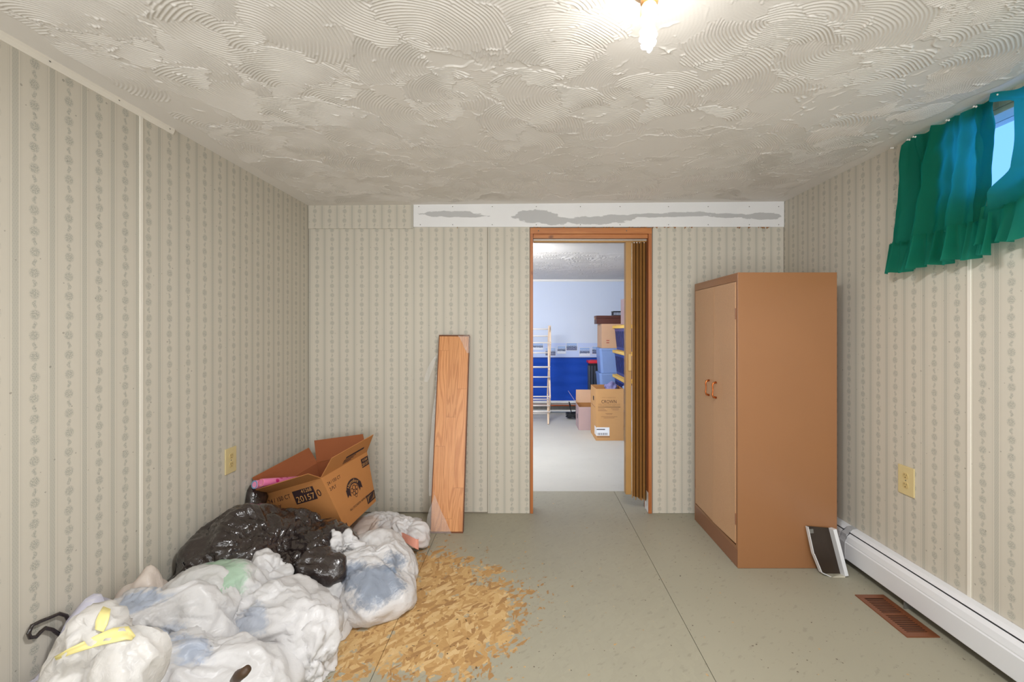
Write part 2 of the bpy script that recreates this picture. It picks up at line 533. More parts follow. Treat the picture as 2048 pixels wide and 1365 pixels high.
# ------------------------------------------------------------------ walls
wall_left = struct(box('wall_left', XL - 0.12, XL - 0.009, YF - 0.1, YB + 0.05, -0.05, 2.25, drywall))
SL = 1.720
ls = [SL - 3 * 1.22, SL - 2 * 1.22, SL - 1.22, SL, YB]
for a, b in zip(ls, ls[1:]):
    prism('wall_panel', [(max(a, YF) + 0.001, 0.002), (b - 0.001, 0.002), (b - 0.001, zc(XL) + 0.004), (max(a, YF) + 0.001, zc(XL) + 0.004)], 'x', XL - 0.009, XL, paper_left, wall_left)
for s in (SL, SL - 1.22):
    box('seam_strip', XL, XL + 0.004, s - 0.007, s + 0.007, 0.002, zc(XL) - 0.022, strip_white, wall_left, 0.0012)

# right wall with the window opening
WY0, WY1, WZ0, WZ1 = 0.98, 1.86, 1.76, 2.085
wall_right = struct(empty('wall_right'))
for n, (a, b, c, d) in (('stud_wall', (YF - 0.1, WY0, -0.05, 2.25)), ('stud_wall', (WY1, YB + 0.05, -0.05, 2.25)), ('stud_wall', (WY0, WY1, -0.05, WZ0)), ('stud_wall', (WY0, WY1, WZ1, 2.25))):
    box(n, XR + 0.009, XR + 0.14, a, b, c, d, drywall, wall_right)
SR = 1.762
zt = zc(XR) + 0.004
for (a, b, c, d) in ((SR, YB, 0.002, zt), (SR - 1.22, SR, 0.002, zt), (SR - 2.44, SR - 1.22, 0.002, zt), (YF, SR - 2.44, 0.002, zt)):
    a += 0.001; b -= 0.001
    lo, hi = max(a, WY0), min(b, WY1)
    bm = bmesh.new()
    if lo < hi:
        bx(bm, XR, XR + 0.009, a, b, c, WZ0)
        bx(bm, XR, XR + 0.009, a, b, WZ1, d)
        if a < lo: bx(bm, XR, XR + 0.009, a, lo, WZ0, WZ1)
        if b > hi: bx(bm, XR, XR + 0.009, hi, b, WZ0, WZ1)
    else:
        bx(bm, XR, XR + 0.009, a, b, c, d)
    mesh_obj('wall_panel', bm, paper_right, wall_right)
box('seam_strip', XR - 0.004, XR, SR - 0.007, SR + 0.007, 0.19, 1.74, strip_white, wall_right, 0.0012)
box('seam_strip', XR - 0.004, XR, SR - 1.22 - 0.007, SR - 1.22 + 0.007, 0.19, zt - 0.01, strip_white, wall_right, 0.0012)

# back wall (partition) with the doorway
DX0, DX1, DZ = 0.018, 0.848, 1.952
wall_back = struct(empty('wall_back'))
box('stud_wall', XL - 0.12, DX0, YB + 0.009, YB2, -0.05, 2.25, drywall, wall_back)
box('stud_wall', DX1, XR + 0.14, YB + 0.009, YB2, -0.05, 2.25, drywall, wall_back)
box('stud_wall', DX0, DX1, YB + 0.009, YB2, DZ, 2.25, drywall, wall_back)
for (a, b, c, d, mt) in ((XL, -0.274, 0.010, 1.962, paper_back), (-0.272, DX0 - 0.003, 0.001, 1.962, paper_back_2), (DX1 + 0.006, XR, 0.0015, 1.962, paper_back)):
    box('wall_panel', a + 0.001, b - 0.001, YB, YB + 0.009, c, d, mt, wall_back, 0.0008)
def slant_strip(name, a, b, z0, y0, y1, mat):
    bm = bmesh.new()
    for x in (a, b):
        for y in (y0, y1):
            for z in (z0, zc(x) + 0.003): bm.verts.new((x, y, z))
    bm.verts.ensure_lookup_table(); v = bm.verts
    for f in [(0, 1, 3, 2), (4, 6, 7, 5), (0, 4, 5, 1), (2, 3, 7, 6), (0, 2, 6, 4), (1, 5, 7, 3)]: bm.faces.new([v[i] for i in f])
    return mesh_obj(name, bm, mat, wall_back)
slant_strip('header_panel', XL + 0.002, -0.779, 1.946, YB - 0.009, YB, paper_head)

def patched():
    m = Mat('patched_drywall', srgb(232, 232, 232), 0.7, spec=0.3)
    X, Y, Z = m.xyz(m.world())
    n = m.noise(m.vec(X, Z * 2.2, 0), 9, 4, 0.6)
    n2 = m.noise(m.vec(X * 2.0, Z * 6, 3.0), 8, 3, 0.55)
    g = None
    for (cx, cz, rx, rz) in ((-0.52, 2.045, 0.19, 0.020), (-0.62, 2.040, 0.08, 0.014), (-0.39, 2.032, 0.12, 0.010), (0.06, 2.030, 0.15, 0.042), (0.18, 2.000, 0.10, 0.03), (0.45, 2.000, 0.18, 0.026), (0.62, 2.02, 0.12, 0.02),
                             (0.86, 2.035, 0.20, 0.012), (1.12, 2.045, 0.18, 0.015), (1.36, 2.035, 0.13, 0.016), (1.60, 2.030, 0.13, 0.022)):
        e = mask_ellipse(m, X, Z, cx, cz, rx, rz)
        g = e if g is None else g.min(e)
    k = (g + (n - 0.5) * 1.1 + (n2 - 0.5) * 0.9).step(1.08, 0.98)
    soft = m.noise(m.vec(X, Z, 0), 4, 3)
    m.base(m.mix(k, m.mulcol(srgb(236, 236, 236), soft * 0.08 + 0.94), srgb(190, 190, 190)))
    m.bump(k * -1.0 + n2 * 0.3, 0.15, 0.002)
    return m.m
slant_strip('patched_header', -0.777, XR - 0.003, 1.957, YB - 0.010, YB, patched())
# torn paper crumbs along the lower edge of the patched strip
torn_m = simple('torn_brown_paper', srgb(150, 104, 60), 0.9)
bm = bmesh.new(); rng = random.Random(4)
for k in range(46):
    x = rng.uniform(0.50, XR - 0.03) if k < 38 else rng.uniform(-0.75, 0.5)
    w = rng.uniform(0.003, 0.012); h = rng.uniform(0.003, 0.014)
    v = [bm.verts.new((x - w, YB - 0.0095, 1.9575)), bm.verts.new((x + w, YB - 0.0095, 1.9575)), bm.verts.new((x + rng.uniform(-w, w), YB - 0.006, 1.957 - h))]
    bm.faces.new(v)
struct(mesh_obj('torn_paper_edge', bm, torn_m, wall_back), 'stuff')
screw_m = simple('screw_head', srgb(120, 118, 112), 0.5, metal=0.6)
scr0 = None
for x in (-0.74, -0.52, -0.25, 0.05, 0.35, 0.62, 0.95, 1.22, 1.50, 1.70):
    for z in (2.095, 1.972):
        if scr0 is None:
            scr0 = lathe('nail_head', [(0.0008, -0.0006), (0.003, -0.0006), (0.003, 0.0003), (0.0008, 0.0006)], screw_m, wall_back, 10, (x, YB - 0.0105, z), (math.pi / 2, 0, 0))
        else: share(scr0, 'nail_head', (x + 0.01, YB - 0.0105, z), (math.pi / 2, 0, 0), wall_back)

wall_front = struct(box('wall_front', XL - 0.12, XR + 0.14, YF - 0.1, YF, -0.05, 2.25, simple('plain_beige_wall', srgb(205, 198, 184), 0.7)))

# cove trim along the left ceiling edge, ending short of the back wall
tz = zc(XL)
trim = struct(prism('trim_1', [(XL, tz), (XL + 0.010, tz), (XL + 0.0085, tz - 0.010), (XL + 0.004, tz - 0.019), (XL + 0.003, tz - 0.024), (XL, tz - 0.024)], 'y', YF, 1.875, strip_white))
for y in (1.15, 1.385, 1.62, 1.85):
    o = share(scr0, 'nail_head', (XL + 0.009, y, tz - 0.010), (0, math.radians(65), 0), trim)

# ------------------------------------------------------------------ wood and metal for the doorway
def pine(name, axis, c1, c2, sc=1.0, rough=0.45):
    m = Mat(name, c1, rough)
    X, Y, Z = m.xyz(m.world())
    L, A, B = {'x': (X, Y, Z), 'z': (Z, X, Y), 'y': (Y, X, Z)}[axis]
    n = m.noise(m.vec(L * 1.4, A * 16, B * 16), 2.2 * sc, 4, 0.6, 0.8)
    g = m.noise(m.vec(L * 6, A * 300, B * 300), 1.0, 3)
    knots = m.noise(m.vec(L * 3.0, A * 6, B * 6), 2.6, 1).step(0.70, 0.80)
    k = (n * 1.3 - 0.2 + (g - 0.5) * 0.4).clamp()
    m.base(m.mix(knots * 0.75, m.mix(k, c1, c2), srgb(86, 40, 18)))
    m.bump(g, 0.08, 0.0008)
    return m.m
pine_x = pine('varnished_pine_rail', 'x', srgb(204, 136, 74), srgb(160, 88, 38))
pine_z = pine('varnished_pine_jamb', 'z', srgb(196, 124, 66), srgb(146, 76, 34))
tan_vinyl = simple('tan_wood_grain_vinyl', srgb(176, 134, 76), 0.5, 0.10, 9)
brown_vinyl = simple('brown_vinyl_fold', srgb(164, 120, 68), 0.5, 0.08, 9)

door_1 = struct(empty('door_1'))
box('jamb', DX0, DX0 + 0.020, YB - 0.004, YB2 + 0.002, 0.001, 1.911, pine_z, door_1, 0.0015)
box('jamb', DX1 - 0.022, DX1, YB - 0.004, YB2 + 0.002, 0.001, 1.911, pine_z, door_1, 0.0015)
box('header_board', DX0, DX1, YB - 0.008, YB2 + 0.002, 1.911, 1.951, pine_x, door_1, 0.002)
box('head_stop', DX0 + 0.022, DX1 - 0.024, YB + 0.006, YB2, 1.884, 1.9105, pine_x, door_1, 0.002)
box('jamb_patch', DX1 - 0.0245, DX1 - 0.022, YB + 0.008, YB + 0.085, 0.004, 0.14, white_paint, door_1, 0.001)
for x in (0.075, 0.675):
    share(scr0, 'nail_head', (x, YB - 0.0085, 1.931), (math.pi / 2, 0, 0), door_1, (1.3, 1.3, 1.3))

fd = thing('folding_door', 'tan vinyl accordion door pushed open against the right jamb', 'folding door', (0.75, YB + 0.055, 0.1))
fd_off = Vector((-0.75, -(YB + 0.055), -0.1))
def fdbox(name, *a, bevel=0.0, mat=tan_vinyl):
    o = box(name, *a, mat, fd, bevel); o.location = fd_off; return o
fdbox('track', DX0 + 0.022, DX1 - 0.024, YB + 0.040, YB + 0.072, 1.862, 1.883, bevel=0.002)
fdbox('track_lip', DX0 + 0.022, DX1 - 0.024, YB + 0.034, YB + 0.040, 1.872, 1.883, bevel=0.001, mat=simple('grey_track_metal', srgb(168, 160, 150), 0.4, metal=0.5))
fdbox('lead_post', 0.678, 0.718, YB + 0.030, YB + 0.052, 0.118, 1.862, bevel=0.003)
fdbox('lead_post_edge', 0.678, 0.684, YB + 0.052, YB + 0.085, 0.118, 1.862, bevel=0.002)
fdbox('pull_handle', 0.694, 0.7155, YB + 0.018, YB + 0.030, 0.972, 1.090, bevel=0.004, mat=simple('pale_tan_handle', srgb(200, 160, 96), 0.4))
n = 9; xs = [0.720 + (0.822 - 0.720) * k / n for k in range(n + 1)]
for k in range(n):
    y0, y1 = (YB + 0.018, YB + 0.060) if k % 2 == 0 else (YB + 0.060, YB + 0.018)
    zb = 0.100 + 0.010 * math.sin(k * 2.3) - 0.002 * k
    bm = bmesh.new(); t = 0.0022
    a, b = (xs[k], y0), (xs[k + 1], y1)
    mid = ((a[0] + b[0]) / 2 + 0.0025 * (-1) ** k, (a[1] + b[1]) / 2)
    pts = [(a[0] - t, a[1]), (mid[0] - t, mid[1]), (b[0] - t, b[1]), (b[0] + t, b[1]), (mid[0] + t, mid[1]), (a[0] + t, a[1])]
    o = prism('pleat', pts, 'z', zb, 1.862, tan_vinyl if k % 2 == 0 else brown_vinyl, fd)
    o.location = fd_off
for k in range(5):
    o = lathe('hanger', [(0.002, 0), (0.005, 0.001), (0.005, 0.006), (0.002, 0.007)], white_paint, fd, 10, Vector((0.735 + k * 0.018, YB + 0.028, 1.853)) + fd_off)

# ------------------------------------------------------------------ the room beyond
far_paint = simple('pale_blue_wall_paint', srgb(205, 215, 234), 0.6, 0.02, 1.5)
wall_far = struct(box('wall_far', -1.6, 2.2, FY, FY + 0.1, -0.05, 2.2, far_paint))
box('ceiling_trim', -1.6, 2.2, FY - 0.015, FY, FZ - 0.032, FZ, white_paint, wall_far, 0.003)
for x0, x1, nm in ((-1.7, -1.6, 'wall_far_left'), (2.2, 2.3, 'wall_far_right')):
    struct(box(nm, x0, x1, YB2, FY + 0.1, -0.05, 2.2, far_paint))
border_m = simple('light_blue_border_paper', srgb(186, 202, 238), 0.6, 0.05, 6)
box('border_strip', -1.6, 2.19, FY - 0.003, FY, 0.835, 1.055, border_m, wall_far, 0.001)
def blue_cloth():
    m = Mat('royal_blue_panel_cloth', srgb(28, 74, 172), 0.75, spec=0.2)
    X, Y, Z = m.xyz(m.world())
    n = m.noise(m.vec(X * 1.0, Z * 4, 0), 3, 4)
    w = m.noise(m.vec(X * 200, Z * 200, 0), 1, 2)
    m.base(m.mulcol(srgb(26, 72, 172), n * 0.30 + 0.85))
    m.bump(n * 2 + w * 0.05, 0.3, 0.01)
    return m.m
# cloth wainscot with shallow sideways sags
nx, nz = 60, 40; vs, fs = [], []
for j in range(nz + 1):
    for i in range(nx + 1):
        x = -1.55 + 3.7 * i / nx; z = 0.185 + 0.65 * j / nz
        y = FY - 0.006 - 0.004 * (1 + math.sin(z * 42 + 0.6 * math.sin(x * 3))) - 0.002 * noise.noise((x * 2, z * 9, 0))
        vs.append((x, y, z))
for j in range(nz):
    for i in range(nx):
        a = j * (nx + 1) + i; fs.append((a, a + 1, a + nx + 2, a + nx + 1))
data_obj('blue_wainscot', vs, fs, blue_cloth(), wall_far)
box('wainscot_rail', -1.55, 2.15, FY - 0.02, FY, 0.828, 0.838, simple('navy_rail', srgb(30, 60, 130), 0.6), wall_far)

# uncovered baseboard radiator under the blue panel
copper = simple('copper_pipe', srgb(206, 108, 62), 0.35, 0.05, metal=0.6)
grey_metal = simple('grey_fin_metal', srgb(128, 126, 120), 0.5, metal=0.4)
fh = thing('baseboard_radiator', 'open baseboard radiator with a bare copper pipe below the blue panel', 'radiator', (0, FY - 0.03, 0.0))
o = prism('back_plate', [(-0.0, 0.03), (-0.0, 0.185), (-0.055, 0.185), (-0.058, 0.155), (-0.052, 0.155), (-0.048, 0.176), (-0.006, 0.176), (-0.006, 0.03)], 'x', -1.3, 1.9, white_paint, fh)
o.location = (0, 0.03, 0)
o = tube('copper_pipe', [(-1.3, 0, 0.112), (1.9, 0, 0.112)], 0.011, copper, fh)
fin0 = box('fin', -0.0012, 0.0012, -0.026, 0.022, 0.055, 0.098, grey_metal, fh)
fin0.location = (0.02, 0, 0)
for k in range(1, 100): share(fin0, 'fin', (0.02 + k * 0.0085, 0, 0), (0, 0, 0), fh)
box('bottom_rail', -1.3, 1.9, -0.030, -0.022, 0.028, 0.046, white_paint, fh, 0.002)
for x in (-0.4, 0.35, 1.0): box('bracket', x, x + 0.004, -0.03, 0.028, 0.0, 0.17, grey_metal, fh)

def photo_mat(k):
    m = Mat('winter_photo_print', srgb(150, 175, 215), 0.35)
    X, Y, Z = m.xyz(m.pos('Generated'))
    n = m.noise(m.vec(X * 1.6 + k * 3.7, Z * 1.0, k), 4, 4, 0.65)
    n2 = m.noise(m.vec(X * 3 + k, Z * 2, k + 5), 7, 4, 0.7)
    sky = m.mix(Z, srgb(214, 224, 240), srgb(140, 172, 222))
    trees = (n2 - (Z - 0.42).abs() * 0.55).step(0.38, 0.46)
    c = m.mix(trees, sky, srgb(50, 62, 100))
    snow = (Z * -1.0 + n * 0.5).step(-0.12, 0.02)
    m.base(m.mix(snow, c, srgb(222, 228, 240) if k % 2 == 0 else srgb(96, 104, 140)))
    return m.m
spots = [(1076, 693, 20, 13, 'leftmost'), (1101, 704, 20, 15, ''), (1123, 700, 16, 14, ''), (1143.5, 694, 21, 14, ''), (1169.5, 704, 20, 16, ''), (1193, 701, 17, 14, '')]
plabel = ['small snowy photo at the left end of the border, cut by the door jamb', 'small photo on the border behind the wooden rack upright',
          'small dark-tree photo just right of the drying rack', 'wide snowy photo hung highest in the middle of the border',
          'pale-sky photo hung lower, between two snowy tree photos', 'small tree photo beside the stacked grey-blue totes']
for k, (px, py, w, h, _) in enumerate(spots):
    c = P(px, py, FY - 0.004); s = FY / F
    t = thing('photo_print', plabel[k], 'photo', (c.x, FY - 0.0035, c.z), group='photos along the border')
    o = box('photo_sheet', -w * s / 2, w * s / 2, -0.002, 0.0, -h * s / 2, h * s / 2, photo_mat(k), t)
    o2 = box('photo_margin', -w * s / 2 - 0.005, w * s / 2 + 0.005, -0.0012, 0.0004, -h * s / 2 - 0.005, h * s / 2 + 0.005, white_paint, t)

# ------------------------------------------------------------------ wall outlets
ivory = simple('ivory_plastic', srgb(214, 196, 146), 0.35, 0.03)
ivory_dark = simple('ivory_receptacle', srgb(206, 184, 130), 0.35, 0.03)
slot_m = simple('dark_slot', srgb(40, 30, 20), 0.8)
white_plastic = simple('white_plastic', srgb(232, 232, 232), 0.35, 0.02)
def outlet(label, loc, rz, pm, rm, w=0.086, h=0.132, tilt=0.0):
    t = thing('wall_outlet', label, 'outlet', loc, (0, tilt, rz))       # local -y faces the room
    bm = bmesh.new(); bx(bm, -w / 2, w / 2, -0.006, 0.0, -h / 2, h / 2, 0.002)
    mesh_obj('cover_plate', bm, pm, t)
    for s in (-1, 1):
        pts = [(0.0155 * math.cos(a), 0.0215 * s + max(-0.0135, min(0.0135, 0.0165 * math.sin(a)))) for a in [2 * math.pi * k / 20 for k in range(20)]]
        r = prism('receptacle', pts, 'y', -0.0085, -0.005, rm, t)
        for dx, hh in ((-0.0055, 0.008), (0.0055, 0.0065)):
            box('slot', dx - 0.0009, dx + 0.0009, -0.0088, -0.0083, 0.0215 * s + 0.001, 0.0215 * s + 0.001 + hh, slot_m, r)
        box('ground_hole', -0.002, 0.002, -0.0088, -0.0083, 0.0215 * s - 0.009, 0.0215 * s - 0.005, slot_m, r)
    lathe('screw', [(0.0005, 0), (0.003, 0), (0.0026, 0.0012), (0.0005, 0.0014)], screw_m, t, 10, (0, -0.006, 0), (math.pi / 2, 0, 0))
    return t
outlet('ivory duplex outlet on the left wall above the cardboard box', (XL + 0.0003, 2.236, 0.600), math.pi / 2, ivory, ivory_dark, 0.080, 0.126)
outlet('ivory duplex outlet on the right wall above the white baseboard heater', (XR - 0.0003, 2.053, 0.560), -math.pi / 2, ivory, ivory_dark, 0.086, 0.132, 0.0)
outlet('white outlet on the blue panel beside the red-lidded bin', (P(1183.5, 752, FY).x, FY - 0.0165, P(1183.5, 752, FY).z), 0, white_plastic, white_plastic, 0.07, 0.115)

# ------------------------------------------------------------------ ceiling lamp: bare spiral bulb
tan_porc = simple('tan_socket_shell', srgb(196, 160, 120), 0.45, 0.08)
brass = simple('brass_screw_shell', srgb(190, 140, 86), 0.35, 0.05, metal=0.4)
bulb_white = simple('white_bulb_base', srgb(235, 235, 235), 0.35, 0.02)
lx, ly = 0.309, 1.125
lz = zc(lx)
lamp = thing('ceiling_lamp', 'bare spiral bulb in a tan socket hanging from the ceiling', 'lamp', (lx, ly, lz), (math.radians(0), math.radians(2), 0))
lathe('canopy', [(0.004, 0.0), (0.045, 0.0), (0.043, -0.006), (0.024, -0.012), (0.004, -0.012)], tan_porc, lamp, 28)
lathe('threaded_collar', [(0.004, -0.010), (0.0225, -0.010), (0.0235, -0.014), (0.0215, -0.019), (0.0230, -0.024), (0.0205, -0.029), (0.0220, -0.034), (0.0195, -0.040), (0.004, -0.041)], brass, lamp, 28)
lathe('socket', [(0.004, -0.039), (0.0175, -0.040), (0.0205, -0.047), (0.0215, -0.056), (0.0215, -0.073), (0.004, -0.073)], tan_porc, lamp, 28)
bulb = lathe('bulb_base', [(0.004, -0.071), (0.0215, -0.072), (0.0205, -0.076), (0.0150, -0.084), (0.004, -0.085)], bulb_white, lamp, 28)
glow = bpy.data.materials.new('lit_tube'); glow.use_nodes = True
gn = glow.node_tree; gn.nodes.remove(gn.nodes['Principled BSDF'])
em = gn.nodes.new('ShaderNodeEmission'); em.inputs[0].default_value = (1.0, 0.965, 0.92, 1); em.inputs[1].default_value = BULB_POWER
gn.links.new(em.outputs[0], gn.nodes['Material Output'].inputs[0])
pts = [(0.0085, 0, -0.082), (0.009, 0, -0.094)]
turns = 3.0; N = 40
for k in range(N + 1):
    t = k / N; a = t * turns * 2 * math.pi
    r = 0.0175 * (math.sin(math.pi * min(1, 0.22 + t * 0.72)) ** 0.6)
    pts.append((r * math.cos(a), r * math.sin(a), -0.100 - 0.052 * t))
pts += [(0.002, -0.002, -0.157)]
tube('spiral_tube', pts, 0.0056, glow, lamp, 6)
tube('tube_leg', [(-0.0085, 0, -0.082), (-0.009, 0.001, -0.096), (-0.008, 0.004, -0.103)], 0.0055, glow, lamp, 8)
tube('pull_string', [(0.0225, -0.004, -0.012), (0.0235, -0.006, -0.05), (0.0255, -0.008, -0.078), (0.0245, -0.008, -0.086)], [0.0006, 0.0006, 0.0012, 0.0018], bulb_white, lamp, 6)

# ------------------------------------------------------------------ window and green curtains
window_1 = struct(empty('window_1'))
box('window_frame', XR + 0.012, XR + 0.13, WY0, WY1, WZ0, WZ0 + 0.03, white_paint, window_1, 0.002)
box('window_frame', XR + 0.012, XR + 0.13, WY0, WY1, WZ1 - 0.02, WZ1, white_paint, window_1, 0.002)
box('window_frame', XR + 0.012, XR + 0.13, WY0, WY0 + 0.03, WZ0 + 0.03, WZ1 - 0.02, white_paint, window_1, 0.002)
box('window_frame', XR + 0.012, XR + 0.13, WY1 - 0.03, WY1, WZ0 + 0.03, WZ1 - 0.02, white_paint, window_1, 0.002)
box('muntin', XR + 0.07, XR + 0.10, 1.40, 1.425, WZ0 + 0.03, WZ1 - 0.02, white_paint, window_1, 0.002)
gm = Mat('window_glass', (1, 1, 1, 1), 0.02)
gm.b.inputs['Transmission Weight'].default_value = 1.0
gm.b.inputs['IOR'].default_value = 1.05
for a, b in ((WY0 + 0.03, 1.40), (1.425, WY1 - 0.03)):
    box('pane', XR + 0.083, XR + 0.087, a, b, WZ0 + 0.03, WZ1 - 0.02, gm.m, window_1)

def curtain_mat():
    m = Mat('green_curtain_cloth', srgb(14, 84, 56), 0.7, spec=0.15)
    X, Y, Z = m.xyz(m.world())
    w = m.noise(m.vec(Y * 300, Z * 300, X * 100), 1.0, 2)
    n = m.noise(m.vec(X, Y, Z), 7, 3)
    col = m.mulcol(srgb(12, 92, 62), n * 0.3 + 0.75 + (w - 0.5) * 0.25)
    m.base(col)
    m.bump(w, 0.15, 0.001)
    tr = m.nt.nodes.new('ShaderNodeBsdfTranslucent'); tr.inputs[0].default_value = (0.08, 0.75, 0.70, 1)
    mx = m.nt.nodes.new('ShaderNodeMixShader'); mx.inputs[0].default_value = 0.50
    out = m.nt.nodes['Material Output']
    m.nt.links.new(m.b.outputs[0], mx.inputs[1]); m.nt.links.new(tr.outputs[0], mx.inputs[2])
    m.nt.links.new(mx.outputs[0], out.inputs[0])
    return m.m
curt = curtain_mat()
def cloth_sheet(name, yL, yR, zT, zB, xf, parent, ny=110, nz=40, hem_z=None):
    """yL/yR: functions of t (0 top .. 1 bottom) giving the side edges; xf(s, t) distance from the wall."""
    vs, fs = [], []
    for j in range(nz + 1):
        t = j / nz
        for i in range(ny + 1):
            s = i / ny
            y = yL(t) + (yR(t) - yL(t)) * s
            z = zT(s) + (zB(s) - zT(s)) * t
            vs.append((XR - xf(s, t), y, z))
    for j in range(nz):
        for i in range(ny):
            a = j * (ny + 1) + i; fs.append((a, a + ny + 1, a + ny + 2, a + 1))
    off = Vector(parent.location)
    o = data_obj(name, [Vector(v) - off for v in vs], fs, curt, parent)
    return o
def ridge(x, p): return (0.5 + 0.5 * math.cos(x)) ** p
cu = thing('curtain', 'green ruffled curtain pinned at the ceiling, nearest the back wall', 'curtain', (XR - 0.02, 1.85, 1.52))
def xf1(s, t):
    f = 0.026 + 0.024 * t
    w = 0.016 * math.sin(s * 15 + 1.2 * math.sin(t * 2.4)) + 0.050 * (ridge(s * 19 + 0.9 * t - 1.0, 3) - 0.3) + 0.008 * math.sin(s * 47 + 3 * t)
    d = 0.012 * noise.noise((s * 4, t * 2.5, 3.0)) + 0.010 * noise.noise((s * 9 + t * 6, t * 4, 7.0))
    # creases pulled down from the pins
    for c in (0.06, 0.2, 0.42, 0.62, 0.83):
        d += 0.012 * math.exp(-((s - c - 0.07 * t * math.sin(c * 40)) / 0.02) ** 2) * (1 - t) ** 0.7
    e = min(1.0, 0.15 + s / 0.12)
    return max(0.010, 0.024 + (f - 0.024 + w * (0.45 + 0.75 * t) + d) * e)
def top1(s): return zc(XR) - 0.010 - 0.009 * (0.5 - 0.5 * math.cos(s * 2 * math.pi * 5)) - 0.05 * max(0, 0.10 - s) / 0.10
R1 = 0.120
y1L = lambda t: 2.055 + 0.035 * t - 0.010 * math.sin(t * 3)
y1R = lambda t: 1.632 - 0.01 * t
o = cloth_sheet('curtain_panel', y1L, y1R, top1, lambda s: 1.640 + 0.02 * s, xf1, cu)
def xr1(s, t):
    return xf1(s, 1.0) + 0.004 + (0.010 + 0.012 * t) * math.sin(s * 78 + 2.0 * math.sin(s * 13)) * (0.3 + 0.7 * t) * min(1.0, 0.2 + s / 0.08) + 0.010 * t + 0.006 * math.sin(s * 150 + 4 * s)
o = cloth_sheet('ruffle', lambda t: 2.092 + 0.008 * t, lambda t: 1.590 + 0.0 * t, lambda s: 1.655 + 0.02 * s + 0.003 * math.sin(s * 160), lambda s: 1.518 + 0.015 * s + 0.006 * math.sin(s * 31), xr1, cu, 240, 12)
# doubled side hem next to the gap
o = cloth_sheet('side_hem', lambda t: 1.705 - 0.01 * t, lambda t: y1R(t) - 0.002, lambda s: top1(0.86) - 0.004, lambda s: 1.662, lambda s, t: xf1(0.87 + 0.13 * s, t) + 0.003, cu, 14, 30)
cu2 = thing('curtain', 'second green ruffled curtain, cut off by the right edge of the photo', 'curtain', (XR - 0.05, 1.3, 1.56))
def xf2(s, t):
    return max(0.014, 0.050 + 0.03 * t + (0.014 * math.sin(s * 19 + 2 + 1.5 * t) + 0.018 * (ridge(s * 26 + 0.6 * t, 4) - 0.3)) * (0.5 + 0.7 * t) + 0.014 * noise.noise((s * 6, t * 3, 11.0)))
def y2L(t):
    e = min(1.0, max(0.0, (t - 0.70) / 0.16)); e = e * e * (3 - 2 * e)
    h = min(1.0, max(0.0, 1 - (t - 0.06) / 0.12)); h = h * h * (3 - 2 * h)
    return 1.528 + 0.014 * t + 0.072 * e + 0.095 * h
o = cloth_sheet('curtain_panel', y2L, lambda t: 0.86, lambda s: zc(XR) - 0.012 - 0.02 * (0.5 - 0.5 * math.cos(s * 2 * math.pi * 5)), lambda s: 1.690 - 0.01 * s, xf2, cu2)
def xr2(s, t):
    return xf2(s, 1.0) + 0.005 + (0.011 + 0.012 * t) * math.sin(s * 80 + 2 * math.sin(s * 15)) * (0.3 + 0.7 * t) + 0.012 * t
o = cloth_sheet('ruffle', lambda t: 1.632 + 0.012 * t, lambda t: 0.85, lambda s: 1.704 - 0.01 * s + 0.003 * math.sin(s * 150), lambda s: 1.566 - 0.02 * s + 0.006 * math.sin(s * 29), xr2, cu2, 220, 12)
pin_m = simple('white_pin_head', srgb(236, 230, 222), 0.3, 0.02)
steel = simple('steel_point', srgb(150, 150, 150), 0.3, metal=0.8)
pin0 = None
for k, (px, y) in enumerate(((1803, 2.075), (1838, 1.985), (1846, 1.955), (1899, 1.80), (1955, 1.69), (1984, 1.63), (1993, 1.605))):
    lab = ['white push pin at the far top corner of the green curtain', 'white push pin in the close pair on the curtain top, farther one', 'white push pin in the close pair on the curtain top, nearer one',
           'single white push pin midway along the green curtain top', 'white push pin above the dark curtain fold beside the window', 'white push pin, first of two at the gap between the curtains', 'white push pin, second of two at the gap between the curtains'][k]
    t = thing('push_pin', lab, 'push pin', (XR - 0.046, y, zc(XR) - 0.026), (0, -math.pi / 2, 0), 'push pins along the curtain top')
    if pin0 is None:
        a = lathe('pin_head', [(0.001, 0.0), (0.0042, 0.0), (0.0045, 0.0015), (0.0022, 0.003), (0.0020, 0.008), (0.0038, 0.010), (0.0038, 0.012), (0.001, 0.0125)], pin_m, t, 14)
        b = lathe('pin_point', [(0.0003, -0.012), (0.0006, -0.009), (0.0006, 0.0), (0.0003, 0.001)], steel, t, 6)
        pin0 = (a, b)
    else:
        for q in pin0: share(q, q.name.split('.')[0], parent=t)

# ------------------------------------------------------------------ white baseboard heater on the right wall
enamel = simple('white_enamel', srgb(226, 227, 230), 0.35, 0.02, 2)
ht = thing('baseboard_heater', 'long white enamel baseboard heater along the right wall', 'heater', (XR, 1.4, 0.03))
ho = (-XR, -1.4, -0.03)
def hprism(name, pts, a, b, mat):
    o = prism(name, [(XR - p[0], p[1]) for p in pts], 'y', a, b, mat, ht); o.location = ho; return o
HY0, HY1 = 0.2, 2.98
hprism('back_plate', [(0.001, 0.03), (0.001, 0.198), (0.004, 0.198), (0.004, 0.03)], HY0, HY1, enamel)
hprism('top_hood', [(0.004, 0.198), (0.026, 0.193), (0.040, 0.180), (0.038, 0.178), (0.025, 0.189), (0.004, 0.194)], HY0, HY1, enamel)
hprism('front_cover', [(0.041, 0.174), (0.056, 0.160), (0.063, 0.137), (0.0625, 0.132), (0.067, 0.128), (0.067, 0.044), (0.060, 0.038), (0.060, 0.041), (0.0645, 0.046), (0.0645, 0.125), (0.060, 0.137), (0.054, 0.157), (0.040, 0.170)], HY0, HY1, enamel)
